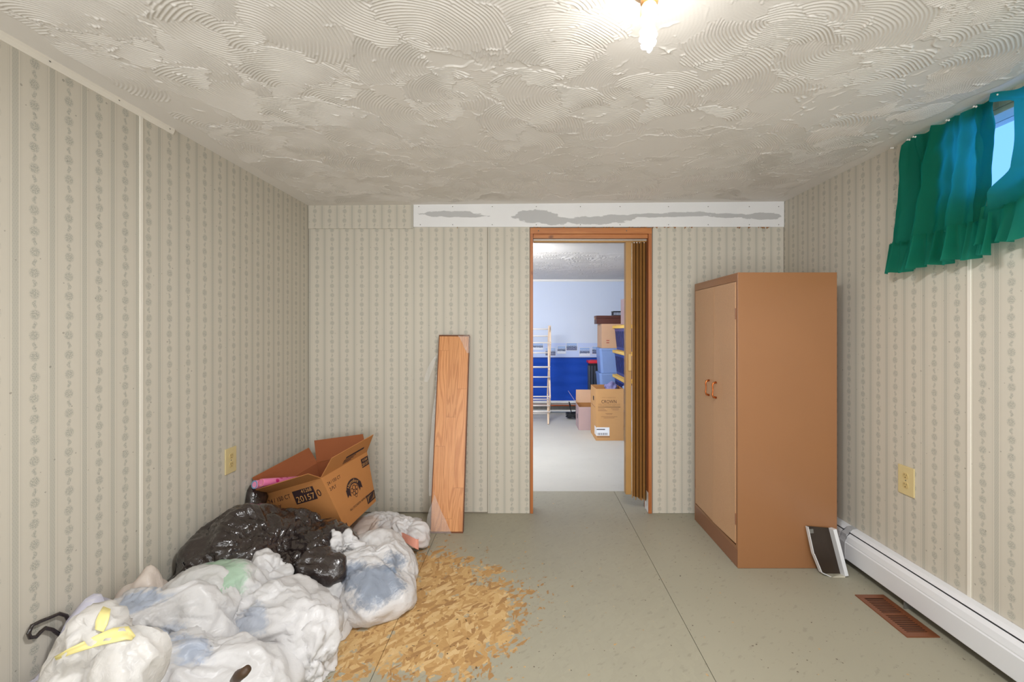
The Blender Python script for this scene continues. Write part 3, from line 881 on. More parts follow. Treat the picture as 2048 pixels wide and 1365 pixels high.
hprism('heating_element', [(0.008, 0.06), (0.008, 0.15), (0.050, 0.15), (0.050, 0.06)], HY0, HY1, simple('dark_heater_inside', srgb(40, 34, 30), 0.8))
hprism('end_strip', [(0.040, 0.182), (0.057, 0.162), (0.0645, 0.137), (0.069, 0.128), (0.069, 0.040), (0.060, 0.036), (0.06, 0.17), (0.0, 0.199), (0.026, 0.196)], 2.36, 2.40, simple('grey_end_strip', srgb(176, 176, 178), 0.4))
for y in (0.6, 1.3, 2.0, 2.6):
    o = box('foot_bracket', XR - 0.058, XR - 0.004, y, y + 0.004, 0.0, 0.06, grey_metal, ht); o.location = ho

# loose end cap standing against the cabinet
cap_dark = simple('dark_unpainted_inside', srgb(50, 38, 28), 0.35, 0.25, 20)
ec = thing('heater_end_cap', 'loose white heater cover piece, dark hollow side out, leaning on the metal cabinet', 'heater cover', (1.555, 2.26, 0.0), (math.radians(-10), math.radians(-2.5), 0))
out = [(-0.085, 0.240), (0.030, 0.226), (0.055, 0.002), (-0.008, 0.0), (-0.050, 0.020), (-0.075, 0.11)]
prism('hollow_back', out, 'y', 0.030, 0.033, cap_dark, ec)
def edge_wall(name, p, q, mat, d0=0.0, d1=0.032, t=0.003):
    a, b = Vector(p), Vector(q); n = Vector((b - a).yx); n.x *= -1; n.normalize(); n *= t
    return prism(name, [tuple(a), tuple(b), tuple(b + n), tuple(a + n)], 'y', d0, d1, mat, ec)
edge_wall('side_flange', out[1], out[2], enamel, -0.006, 0.032, 0.018)
edge_wall('bottom_flange', out[2], out[3], simple('cream_enamel', srgb(214, 208, 190), 0.5), -0.004, 0.032, 0.012)
edge_wall('rim', out[3], out[4], enamel, 0.0, 0.032)
edge_wall('rim', out[4], out[5], enamel, 0.006, 0.032)
edge_wall('rim', out[5], out[0], enamel, 0.010, 0.032)
box('clip', -0.078, -0.055, 0.022, 0.030, 0.205, 0.226, grey_metal, ec, 0.002)

# ------------------------------------------------------------------ floor register
reg_m = simple('copper_brown_enamel', srgb(134, 82, 54), 0.35, 0.06, metal=0.3)
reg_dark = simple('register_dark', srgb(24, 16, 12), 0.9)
rg = thing('floor_register', 'copper-brown slatted vent set in the floor beside the white heater', 'floor vent', (1.6145, 1.958, 0.0))
hw, hl = 0.068, 0.145
bm = bmesh.new()
def frame_piece(p):
    A = [bm.verts.new((x, y, 0.0002)) for x, y in p]; B = [bm.verts.new((x * 0.985, y * 0.99, 0.0045)) for x, y in p]
    k = len(p); bm.faces.new(A[::-1]); bm.faces.new(B)
    for i in range(k): bm.faces.new((A[i], A[(i + 1) % k], B[(i + 1) % k], B[i]))
iw, il = 0.050, 0.118
frame_piece([(-hw, -hl), (hw, -hl), (iw, -il), (-iw, -il)]); frame_piece([(hw, hl), (-hw, hl), (-iw, il), (iw, il)])
frame_piece([(-hw, hl), (-hw, -hl), (-iw, -il), (-iw, il)]); frame_piece([(hw, -hl), (hw, hl), (iw, il), (iw, -il)])
mesh_obj('frame', bm, reg_m, rg)
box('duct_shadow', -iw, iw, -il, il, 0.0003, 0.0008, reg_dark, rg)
box('middle_bar', -iw, iw, -0.005, 0.005, 0.0008, 0.0040, reg_m, rg)
box('side_bar', -iw, -iw + 0.006, -il, il, 0.0008, 0.0036, reg_m, rg); box('side_bar', iw - 0.006, iw, -il, il, 0.0008, 0.0036, reg_m, rg)
slat0 = None
for half in (-1, 1):
    for k in range(9):
        y = half * (0.0125 + k * 0.0118)
        if slat0 is None: slat0 = box('slat', -iw + 0.006, iw - 0.006, -0.0024, 0.0024, 0.0008, 0.0026, reg_m, rg); slat0.location = (0, y, 0)
        else: share(slat0, 'slat', (0, y, 0), (0, 0, 0), rg)

# ------------------------------------------------------------------ metal cabinet
def cab_paint(name, col, rough, speck):
    m = Mat(name, col, rough, spec=0.5)
    p = m.pos()
    n = m.noise(p, 3, 3); f = m.noise(p, 160, 3, 0.7); sc = m.noise(m.scale(p, 60, 60, 3), 1.0, 3).step(0.70, 0.76)
    m.base(m.mulcol(col, n * 0.10 + 0.95 + (f - 0.5) * speck + sc * 0.02))
    m.bump(f, 0.05 + speck * 0.4, 0.001)
    return m.m
cab_m = cab_paint('copper_tan_enamel', srgb(152, 106, 70), 0.30, 0.02)
cab_door_m = cab_paint('speckled_tan_door_enamel', srgb(194, 152, 114), 0.42, 0.30)
cab_dark_m = cab_paint('brown_kick_enamel', srgb(140, 94, 66), 0.35, 0.04)
CX0, CX1, CY0, CY1, CZ = 1.105, 1.627, 2.339, 2.942, 1.558
cb = thing('storage_cabinet', 'tall tan two-door metal cabinet in the right corner', 'cabinet', ((CX0 + CX1) / 2, (CY0 + CY1) / 2, 0.0))
co = (-(CX0 + CX1) / 2, -(CY0 + CY1) / 2, 0)
def cbox(name, x0, x1, y0, y1, z0, z1, mat=cab_m, bevel=0.002, parent=None):
    o = box(name, x0, x1, y0, y1, z0, z1, mat, parent or cb, bevel)
    if parent is None: o.location = co
    return o
cbox('side_panel', CX0, CX1, CY0, CY0 + 0.004, 0.001, CZ)
cbox('side_panel', CX0, CX1, CY1 - 0.004, CY1, 0.001, CZ)
cbox('back_panel', CX1 - 0.004, CX1, CY0 + 0.004, CY1 - 0.004, 0.02, CZ)
cbox('top_panel', CX0 + 0.001, CX1 - 0.004, CY0 + 0.004, CY1 - 0.004, CZ - 0.012, CZ - 0.0005)
cbox('front_top_rail', CX0, CX0 + 0.015, CY0 + 0.004, CY1 - 0.004, CZ - 0.045, CZ - 0.012)
cbox('front_stile', CX0, CX0 + 0.015, CY0 + 0.004, CY0 + 0.020, 0.11, CZ - 0.045)
cbox('front_stile', CX0, CX0 + 0.015, CY1 - 0.020, CY1 - 0.004, 0.11, CZ - 0.045)
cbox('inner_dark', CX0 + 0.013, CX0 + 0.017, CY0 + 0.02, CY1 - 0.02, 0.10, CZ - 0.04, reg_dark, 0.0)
cbox('floor_panel_inside', CX0 + 0.004, CX1 - 0.004, CY0 + 0.004, CY1 - 0.004, 0.105, 0.112)
o = cbox('kick_plate', CX0 + 0.001, CX0 + 0.004, CY0 + 0.008, CY1 - 0.004, 0.001, 0.100, cab_dark_m)
cbox('kick_ledge', CX0 - 0.001, CX0 + 0.014, CY0 + 0.004, CY1 - 0.004, 0.096, 0.112)
copper_handle = simple('polished_copper', srgb(206, 120, 66), 0.18, 0.03, metal=0.9)
def cab_door(y0, y1, zb, warp, hy, hz):
    """A sheet-metal door, slightly sprung out at the bottom free corner."""
    bm = bmesh.new(); x = CX0 - 0.003
    vs = bx(bm, x, x + 0.016, y0, y1, zb, CZ - 0.047)
    for v in vs:
        free = abs(v.co.y - (y1 if warp > 0 else y0)) < 1e-5
        if free and v.co.z < 1: v.co.x -= abs(warp)
    bmesh.ops.bevel(bm, geom=list(bm.edges), offset=0.002, segments=2, affect='EDGES')
    d = mesh_obj('door', bm, cab_door_m, cb); d.location = co
    hx = x - abs(warp) * 0.4
    h = tube('handle', [(hx, hy, hz + 0.045), (hx - 0.018, hy, hz + 0.040), (hx - 0.022, hy, hz + 0.028), (hx - 0.019, hy, hz), (hx - 0.022, hy, hz - 0.028), (hx - 0.018, hy, hz - 0.040), (hx, hy, hz - 0.045)], [0.007, 0.006, 0.0045, 0.004, 0.0045, 0.006, 0.007], copper_handle, d, 10)
    for z in (zb + 0.10, CZ - 0.047 - 0.20):
        hyy = y0 if warp > 0 else y1
        box('hinge', x - 0.001, x + 0.010, hyy - 0.003, hyy + 0.003, z, z + 0.06, cab_dark_m, d, 0.001)
    return d
ymid = 2.628
cab_door(CY0 + 0.021, ymid - 0.001, 0.122, 0.010, 2.590, 0.905)
cab_door(ymid + 0.001, CY1 - 0.021, 0.118, -0.004, 2.695, 0.905)

# ------------------------------------------------------------------ pack of laminate flooring leaning on the wall
def oak():
    m = Mat('three_strip_oak', srgb(206, 142, 84), 0.32, spec=0.4)
    X, Y, Z = m.xyz(m.pos())
    strip = ((X + 0.097) / 0.0647).floor()
    off = strip * 0.437 + 0.1
    row = ((Z + off) / 0.62).floor()
    seed = strip * 7.3 + row * 3.1
    ring = m.noise(m.vec(X * 5.5 + seed, Z * 0.42 + seed * 2.0, seed), 2.4, 1, 0.4, 0.3)
    cath = ((ring * 95).sin() * 0.5 + 0.5).step(0.45, 0.95)
    pores = m.noise(m.vec(X * 420, Z * 9, seed), 1.0, 3, 0.6).step(0.46, 0.66)
    tint = m.noise(m.vec(seed * 5.17, 0.3, 0.7), 3.0, 0)
    c = m.mix(cath * 0.38 + pores * 0.30, srgb(216, 154, 102), srgb(170, 102, 58))
    col = m.mulcol(c, tint * 0.35 + 0.85)
    fx = ((X + 0.097) / 0.0647).frac(); fz = ((Z + off) / 0.62).frac()
    line = (fx.min(1.0 - fx)).lt(0.012).max((fz.min(1.0 - fz)).lt(0.0016))
    m.base(m.mix(line * 0.45, col, srgb(120, 66, 32)))
    m.bump(pores * -1.0, 0.08, 0.0008)
    return m.m
oak_m = oak()
carton_m = simple('brown_carton_edge', srgb(120, 72, 44), 0.6, 0.12, 14)
bd = thing('flooring_pack', 'shrink-wrapped pack of oak laminate flooring leaning on the back wall', 'flooring', (-0.500, 2.745, 0.0), (math.radians(-11.4), math.radians(0.35), math.radians(0)))
Lb, wb, tb = 1.245, 0.205, 0.034
box('plank', -wb / 2 + 0.004, wb / 2 - 0.004, 0.002, 0.012, 0.008, Lb - 0.008, oak_m, bd, 0.001)
pk0 = box('plank', -wb / 2 + 0.004, wb / 2 - 0.004, 0.0125, 0.0225, 0.008, Lb - 0.008, oak_m, bd, 0.001)
share(pk0, 'plank', (0, 0.0105, 0), (0, 0, 0), bd)
box('carton_side', -wb / 2, -wb / 2 + 0.0035, -0.002, tb, 0.001, Lb, carton_m, bd, 0.0005)
box('carton_side', wb / 2 - 0.0035, wb / 2, -0.002, tb, 0.001, Lb, carton_m, bd, 0.0005)
box('carton_end', -wb / 2 + 0.0035, wb / 2 - 0.0035, -0.002, tb, 0.0005, 0.006, carton_m, bd, 0.0005)
box('carton_end', -wb / 2 + 0.0035, wb / 2 - 0.0035, -0.002, tb, Lb - 0.006, Lb, carton_m, bd, 0.0005)
def film_mat(name, alpha, tint):
    m = Mat(name, tint, 0.12, spec=0.6)
    p = m.pos()
    n = m.noise(p, 24, 4, 0.6, 0.8)
    m.bump(n, 0.6, 0.006)
    tr = m.nt.nodes.new('ShaderNodeBsdfTransparent')
    mx = m.nt.nodes.new('ShaderNodeMixShader'); mx.inputs[0].default_value = alpha
    m.nt.links.new(tr.outputs[0], mx.inputs[1]); m.nt.links.new(m.b.outputs[0], mx.inputs[2])
    m.nt.links.new(mx.outputs[0], m.nt.nodes['Material Output'].inputs[0])
    return m.m
film = film_mat('clear_shrink_film', 0.22, (0.85, 0.85, 0.85, 1))
def film_sheet(name, outline, depth, seed, parent, n=26):
    """Crumpled film patch: outline given as rows of (z, x_left, x_right)."""
    vs, fs = [], []
    for j, (z, a, b) in enumerate(outline):
        for i in range(n + 1):
            s = i / n; x = a + (b - a) * s
            y = depth - 0.006 * abs(noise.noise((x * 26 + seed, z * 9, seed))) - 0.010 * max(0, noise.noise((x * 11, z * 14 + seed, 3.0)))
            x += 0.004 * noise.noise((z * 40, seed, 1.0))
            vs.append((x, y, z + 0.006 * noise.noise((x * 30, z * 20, seed))))
    for j in range(len(outline) - 1):
        for i in range(n):
            a = j * (n + 1) + i; fs.append((a, a + 1, a + n + 2, a + n + 1))
    return data_obj(name, vs, fs, film, parent)
film_sheet('film_foot', [(0.0 + 0.012 * k, -wb / 2 - 0.020 * math.sin(0.4 + k * 0.21) - 0.002, -wb / 2 + 0.135 - k * 0.0062) for k in range(21)], -0.004, 2.0, bd)
film_sheet('film_side', [(0.22 + 0.04 * k, -wb / 2 - 0.006 - 0.020 * max(0, math.sin(0.6 + k * 0.15)), -wb / 2 + 0.002) for k in range(20)], 0.006, 5.0, bd, 8)
film_sheet('film_corner', [(1.12 + 0.012 * k, wb / 2 - 0.012 - 0.006 * k, wb / 2 + 0.004) for k in range(11)], -0.004, 8.0, bd, 14)
film_sheet('film_tail', [(0.93 + 0.014 * k, -wb / 2 - 0.085 + 0.0003 * k * k * 1.4, -wb / 2 - 0.06 + 0.0042 * k) for k in range(17)], 0.012, 11.0, bd, 12)

# ------------------------------------------------------------------ drying rack in the room beyond
birch = simple('pale_birch_dowel', srgb(222, 196, 168), 0.5, 0.06, 20)
bleached = simple('bleached_rod', srgb(236, 230, 224), 0.45, 0.04)
RX1, RX0, RYc = 0.285, -0.42, 6.06
dr = thing('drying_rack', 'folding wooden clothes drying rack just inside the next room', 'drying rack', (-0.07, RYc, 0.0))
do = Vector((0.07, -RYc, 0.0))
lev = [0.0, 0.36, 0.73, 1.08, 1.29]
for x in (RX0, RX1):
    for s in (-1, 1):
        yy = [s * 0.16, -s * 0.13, s * 0.11, -s * 0.07, s * 0.04]
        for k in range(4):
            a = Vector((x + 0.010 * s + 0.004 * k, yy[k], lev[k])); b = Vector((x + 0.010 * s + 0.004 * (k + 1), yy[k + 1], lev[k + 1]))
            d = (b - a).normalized()
            bm = bmesh.new()
            w = Vector((0.0095, 0, 0)); v = d.cross(Vector((1, 0, 0))).normalized() * 0.012
            a2, b2 = a - d * (0.0 if k == 0 else 0.02), b + d * 0.02
            vv = [bm.verts.new(p + i * w + j * v) for p in (a2, b2) for i, j in ((-1, -1), (1, -1), (1, 1), (-1, 1))]
            for f in ((0, 1, 2, 3), (7, 6, 5, 4), (0, 4, 5, 1), (1, 5, 6, 2), (2, 6, 7, 3), (3, 7, 4, 0)): bm.faces.new([vv[i] for i in f])
            o = mesh_obj('slat', bm, birch, dr); o.location = (0.07, 0, 0)
rods = [(0.09, 0.13), (0.23, -0.05), (0.30, 0.06), (0.365, -0.13), (0.47, 0.05), (0.62, -0.08), (0.735, 0.10), (0.76, -0.11), (0.94, 0.04), (1.08, -0.06), (1.17, 0.02), (1.265, 0.03), (0.155, -0.1)]
rod0 = None
for z, y in rods:
    if rod0 is None:
        rod0 = tube('rod', [(RX0, 0, 0), (RX1 + 0.02, 0, 0)], 0.0085, bleached, dr); rod0.location = (0.07, y, z)
    else: share(rod0, 'rod', (0.07, y, z), (0, 0, 0), dr)

# ------------------------------------------------------------------ cardboard boxes, totes in the room beyond
def kraft(name, col, var=0.08):
    m = Mat(name, col, 0.75, spec=0.2)
    p = m.pos()
    n = m.noise(p, 5, 4); fl = m.noise(m.scale(p, 1, 1, 60), 6, 2)
    m.base(m.mulcol(col, n * var * 2 + 1 - var + (fl - 0.5) * 0.06))
    m.bump(fl, 0.08, 0.001)
    return m.m
kraft_m = kraft('kraft_cardboard', srgb(196, 150, 100))
kraft_in = kraft('kraft_inside', srgb(172, 122, 76))
kraft_pale = kraft('pale_kraft_cardboard', srgb(206, 168, 138))
kraft_lav = kraft('greyish_cardboard', srgb(182, 158, 158))
ink = simple('dark_print_ink', srgb(52, 34, 34), 0.7, 0.05)
ink_soft = simple('faded_print_ink', srgb(150, 108, 72), 0.7, 0.05)
paper_white = simple('white_label_paper', srgb(236, 238, 242), 0.5, 0.02)
def open_box(root, x0, x1, y0, y1, z0, z1, mo, mi, t=0.004):
    """Carton walls and base as separate panels, open on top (local coordinates)."""
    box('front_wall', x0, x1, y0, y0 + t, z0, z1, mo, root)
    box('back_wall', x0, x1, y1 - t, y1, z0, z1, mi, root)
    box('side_wall', x0, x0 + t, y0 + t, y1 - t, z0, z1, mo, root)
    box('side_wall', x1 - t, x1, y0 + t, y1 - t, z0, z1, mi, root)
    box('base', x0 + t, x1 - t, y0 + t, y1 - t, z0, z0 + t, mi, root)
bb = thing('cardboard_box', 'tall open cardboard box with dark printing and a white barcode label', 'box', (0.933, 5.245, 0.0))
open_box(bb, -0.158, 0.158, -0.205, 0.205, 0.0, 0.585, kraft_m, kraft_in)
fr = (Vector((0, -0.205, 0)), Vector((1, 0, 0)), Vector((0, 0, 1)))
print_text('printed_text', 'CROWN', 0.052, fr, -0.010, 0.440, ink, bb, sx=0.85)
print_text('printed_text', 'FAMILY & GENERATIONS', 0.014, fr, -0.012, 0.487, ink_soft, bb)
print_text('printed_text', 'KEEPS YOUR HOME CLEAN AND\nCOMFORTABLE ALL YEAR LONG', 0.017, fr, -0.008, 0.402, ink_soft, bb)
print_quad('printed_rule', fr, -0.135, 0.120, 0.376, 0.381, ink, bb)
for k, (u0, u1, v) in enumerate(((-0.135, -0.06, 0.358), (-0.135, -0.045, 0.346), (-0.135, -0.03, 0.334), (0.01, 0.10, 0.358), (0.03, 0.10, 0.346), (-0.05, 0.03, 0.305), (-0.04, 0.025, 0.294), (-0.10, 0.085, 0.268), (-0.07, 0.05, 0.255))):
    print_quad('printed_line', fr, u0, u1, v, v + 0.005, ink_soft, bb)
lab = print_quad('paper_label', fr, -0.156, -0.005, 0.055, 0.150, paper_white, bb, 0.001)
print_quad('printed_bar', fr, -0.150, -0.055, 0.122, 0.132, ink, lab, 0.0016)
for k in range(14):
    u = -0.14 + k * 0.0085
    print_quad('barcode_bar', fr, u, u + 0.002 + 0.003 * ((k * 7) % 3) / 2, 0.062, 0.088, ink, lab, 0.0016)
print_quad('printed_rule', fr, -0.145, 0.0, 0.036, 0.048, ink_soft, bb)
ls = (Vector((-0.158, 0, 0)), Vector((0, -1, 0)), Vector((0, 0, 1)))
print_quad('printed_mark', ls, -0.02, 0.06, 0.43, 0.48, ink, bb)
print_quad('printed_rule', ls, -0.15, 0.15, 0.365, 0.370, ink, bb)
print_quad('label_wrap', ls, 0.11, 0.205, 0.060, 0.155, paper_white, bb, 0.001)
# crumpled lavender paper sticking out of the tall box
lav = simple('lavender_wrapping', srgb(128, 124, 170), 0.6, 0.1)
def crumple(name, label, cat, loc, r, mat, seed, sub=4, amp=0.35):
    bm = bmesh.new(); bmesh.ops.create_icosphere(bm, subdivisions=sub, radius=1)
    for v in bm.verts:
        d = v.co.copy(); n = noise.noise(d * 1.6 + Vector((seed, 0, 0))) * amp + abs(noise.noise(d * 4 + Vector((0, seed, 0)))) * amp * 0.6
        v.co = Vector((d.x * r[0], d.y * r[1], d.z * r[2])) * (1 + n)
    o = mesh_obj(name, bm, mat, None, True, loc)
    return tag(o, label, cat)
crumple('paper_wad', 'lavender crumpled paper sticking out of the tall cardboard box', 'paper', (0.985, 5.25, 0.56), (0.075, 0.09, 0.075), lav, 3.0)

b2 = thing('cardboard_box', 'low open cardboard box with raised flaps left of the tall box', 'box', (0.77, 5.73, 0.0))
open_box(b2, -0.13, 0.13, -0.17, 0.17, 0.0, 0.29, kraft_lav, kraft_in)
def flap(root, hinge_a, hinge_b, vec, mat, name='flap', t=0.004):
    a, b, v = Vector(hinge_a), Vector(hinge_b), Vector(vec)
    n = (b - a).cross(v).normalized() * t
    q = [a, b, b + v - (b - a) * 0.03, a + v + (b - a) * 0.03]
    vs = q + [p + n for p in q]
    return data_obj(name, vs, [(0, 1, 2, 3), (7, 6, 5, 4), (0, 4, 5, 1), (1, 5, 6, 2), (2, 6, 7, 3), (3, 7, 4, 0)], mat, root, False)
flap(b2, (-0.13, -0.17, 0.29), (-0.13, 0.17, 0.29), (-0.105, -0.02, 0.16), kraft_lav)
flap(b2, (-0.13, 0.17, 0.29), (0.13, 0.17, 0.29), (0.0, 0.05, 0.165), kraft_pale)
flap(b2, (0.13, 0.17, 0.29), (0.13, -0.17, 0.29), (0.03, 0.0, 0.10), kraft_pale)
print_quad('printed_mark', (Vector((-0.13, 0, 0)), Vector((0, -1, 0)), Vector((0, 0, 1))), -0.02, 0.05, 0.12, 0.18, ink, b2)

def tote(name, label, loc, w, d, h, mat, rim=0.02, ribs=0, lid=None, taper=0.9, group=None, rib_m=None):
    t = thing(name, label, 'tote', loc, (0, 0, 0), group)
    bm = bmesh.new()
    def ring(s, z, inset=0.0):
        c = 0.03; W, D = w / 2 * s - inset, d / 2 * s - inset
        return [bm.verts.new(p + (z,)) for p in ((-W + c, -D), (W - c, -D), (W, -D + c), (W, D - c), (W - c, D), (-W + c, D), (-W, D - c), (-W, -D + c))]
    rs = [ring(taper, 0.0), ring(0.965, h - 0.03), ring(1.0, h - 0.029), ring(1.0, h), ring(1.0, h, 0.018), ring(taper, 0.01, 0.006)]
    for a, b in zip(rs, rs[1:]):
        for k in range(8): bm.faces.new((a[k], a[(k + 1) % 8], b[(k + 1) % 8], b[k]))
    bm.faces.new(rs[0][::-1]); bm.faces.new(rs[-1])
    mesh_obj('body', bm, mat, t)
    for k in range(ribs):
        u = (k + 0.5) / ribs - 0.5
        for sx in (-1,):
            zt, zb = h - 0.06, 0.04
            y = u * d * 0.8
            xa, xb = -w / 2 * (0.962), -w / 2 * (taper + 0.01)
            data_obj('rib', [(xa - 0.008, y - 0.012, zt), (xa - 0.008, y + 0.012, zt), (xb - 0.008, y + 0.011, zb), (xb - 0.008, y - 0.011, zb), (xa + 0.01, y - 0.015, zt), (xa + 0.01, y + 0.015, zt), (xb + 0.01, y + 0.014, zb), (xb + 0.01, y - 0.014, zb)],
                     [(0, 1, 2, 3), (0, 4, 5, 1), (1, 5, 6, 2), (2, 6, 7, 3), (3, 7, 4, 0)], rib_m or mat, t, False)
    nf = max(0, ribs - 1)
    for k in range(nf):
        x = ((k + 0.5) / nf - 0.5) * w * 0.8; zt, zb = h - 0.06, 0.04
        ya, yb = -d / 2 * 0.962, -d / 2 * (taper + 0.01)
        data_obj('rib', [(x - 0.012, ya - 0.008, zt), (x + 0.012, ya - 0.008, zt), (x + 0.011, yb - 0.008, zb), (x - 0.011, yb - 0.008, zb), (x - 0.015, ya + 0.01, zt), (x + 0.015, ya + 0.01, zt), (x + 0.014, yb + 0.01, zb), (x - 0.014, yb + 0.01, zb)],
                 [(0, 1, 2, 3), (0, 4, 5, 1), (1, 5, 6, 2), (2, 6, 7, 3), (3, 7, 4, 0)], rib_m or mat, t, False)
    if lid:
        bm = bmesh.new(); bx(bm, -w / 2 - 0.014, w / 2 + 0.014, -d / 2 - 0.014, d / 2 + 0.014, h - 0.022, h + 0.016, 0.008)
        mesh_obj('lid', bm, lid, t)
        box('lid_top', -w / 2 + 0.03, w / 2 - 0.03, -d / 2 + 0.03, d / 2 - 0.03, h + 0.016, h + 0.022, lid, t, 0.002)
    return t
greyblue = simple('grey_blue_plastic', srgb(132, 160, 214), 0.4, 0.04)
navy = simple('navy_plastic', srgb(38, 52, 130), 0.35, 0.05)
navy_dark = simple('dark_navy_rib', srgb(26, 34, 84), 0.4, 0.05)
yellow = simple('yellow_plastic_lid', srgb(240, 196, 84), 0.4, 0.04)
blackp = simple('black_plastic', srgb(26, 28, 34), 0.35, 0.1)
blackr = simple('grey_black_rib', srgb(60, 66, 78), 0.35, 0.1)
redp = simple('red_plastic_lid', srgb(206, 34, 50), 0.4, 0.05)
sx, sy = 1.165 + 0.23, 5.70
labs = ['bottom navy tote with a yellow lid, hidden behind the tall box', 'navy tote with yellow lid, second from the floor in its stack', 'navy ribbed tote with yellow lid, third from the floor in its stack', 'topmost navy ribbed tote with yellow lid behind the accordion door']
for k in range(4):
    tote('storage_tote', labs[k], (sx, sy, 0.330 * k), 0.44, 0.76, 0.306, navy, ribs=6, lid=yellow, group='navy totes with yellow lids', taper=0.86, rib_m=navy_dark)
tote('storage_tote', 'pale grey-blue open tote, bottom one of its stack by the far wall', (1.165, 6.31, 0.0), 0.33, 0.39, 0.314, greyblue)
tote('storage_tote', 'pale grey-blue tote directly under the topmost tote of its stack', (1.155, 6.31, 0.315), 0.33, 0.39, 0.340, greyblue, taper=0.84)
tote('storage_tote', 'topmost pale grey-blue tote below the tan carton by the far wall', (1.155, 6.31, 0.656), 0.33, 0.39, 0.345, greyblue, taper=0.82)
tote('laundry_bin', 'pale blue bin between the tall cardboard box and the accordion door', (1.275, 5.08, 0.0), 0.33, 0.30, 0.60, simple('pale_blue_plastic', srgb(160, 186, 226), 0.4, 0.04), taper=0.80)
tote('lidded_bin', 'tall black ribbed bin with a bright red lid by the blue panel', (0.990, 6.62, 0.0), 0.17, 0.19, 0.785, blackp, ribs=4, lid=redp, taper=0.86, rib_m=blackr)

cbx = thing('carton', 'closed tan carton on top of the grey-blue totes', 'box', (1.165, 6.31, 1.002))
box('carton_body', -0.145, 0.145, -0.19, 0.19, 0.0, 0.335, kraft_pale, cbx, 0.004)
box('tape_strip', -0.02, 0.02, -0.191, 0.191, 0.3352, 0.3358, ink_soft, cbx)
fr = (Vector((0, -0.19, 0)), Vector((1, 0, 0)), Vector((0, 0, 1)))
print_quad('printed_mark', fr, -0.08, -0.04, 0.10, 0.11, simple('red_ink', srgb(170, 60, 50), 0.6), cbx)
print_quad('printed_mark', fr, -0.08, -0.04, 0.07, 0.08, simple('red_ink_b', srgb(170, 60, 50), 0.6), cbx)
wb_ = thing('wooden_case', 'long dark brown wooden case lying on the tan carton', 'case', (1.145, 6.30, 1.338))
dkw = simple('dark_brown_wood', srgb(88, 46, 38), 0.5, 0.1, 15)
box('case_body', -0.185, 0.20, -0.10, 0.10, 0.0, 0.080, dkw, wb_, 0.004)
box('case_lid', -0.187, 0.202, -0.102, 0.102, 0.082, 0.116, dkw, wb_, 0.004)
box('latch', -0.192, -0.186, -0.01, 0.01, 0.06, 0.10, brass, wb_, 0.001)
tb_ = thing('carton', 'pale lavender patterned carton on the topmost yellow lid', 'box', (1.42, 5.72, 1.323))
box('carton_body', -0.19, 0.19, -0.15, 0.15, 0.0, 0.33, kraft_lav, tb_, 0.004)
for k in range(4):
    print_quad('printed_band', (Vector((0, -0.15, 0)), Vector((1, 0, 0)), Vector((0, 0, 1))), -0.185 + k * 0.05, -0.165 + k * 0.05, 0.16, 0.325, lav, tb_)
bk = thing('basket', 'small black plastic basket perched on the dark wooden case', 'basket', (1.262, 6.30, 1.4555))
bm = bmesh.new()
for k in range(7): bx(bm, -0.06 + k * 0.018, -0.054 + k * 0.018, -0.07, -0.064, 0.006, 0.05)
for k in range(7): bx(bm, -0.06, -0.054, -0.07 + k * 0.022, -0.064 + k * 0.022, 0.006, 0.05)
mesh_obj('basket_slat', bm, blackp, bk)['kind'] = 'stuff'
box('basket_base', -0.06, 0.06, -0.07, 0.07, 0.0, 0.006, blackp, bk, 0.001)
box('basket_rim', -0.064, 0.064, -0.074, -0.060, 0.05, 0.062, blackp, bk, 0.002); box('basket_rim', -0.064, 0.064, 0.060, 0.074, 0.05, 0.062, blackp, bk, 0.002)
box('basket_rim', -0.064, -0.054, -0.060, 0.060, 0.05, 0.062, blackp, bk, 0.002); box('basket_rim', 0.054, 0.064, -0.060, 0.060, 0.05, 0.062, blackp, bk, 0.002)

# black cord heap on the far floor
bm = bmesh.new(); rng = random.Random(8); pts = []
for k in range(140):
    a = k * 0.42; r = 0.085 + 0.025 * math.sin(k * 0.7) + 0.01 * rng.random()
    pts.append((0.70 + r * math.cos(a) * 1.1 - 0.04, 6.28 + r * math.sin(a) * 0.7, 0.010 + 0.0005 * k + 0.012 * (0.5 + 0.5 * math.sin(k * 1.3))))
for k in range(14):
    t = k / 13; pts.append((0.62 - 0.03 * math.sin(t * 3), 6.30 + 0.05 * t, 0.09 + 0.14 * math.sin(t * 2.6)))
tube_bm(bm, pts, 0.006, 6)
tag(mesh_obj('power_cord', bm, blackp, None, True), 'tangled black cord heaped on the floor under the blue panel', 'cord')

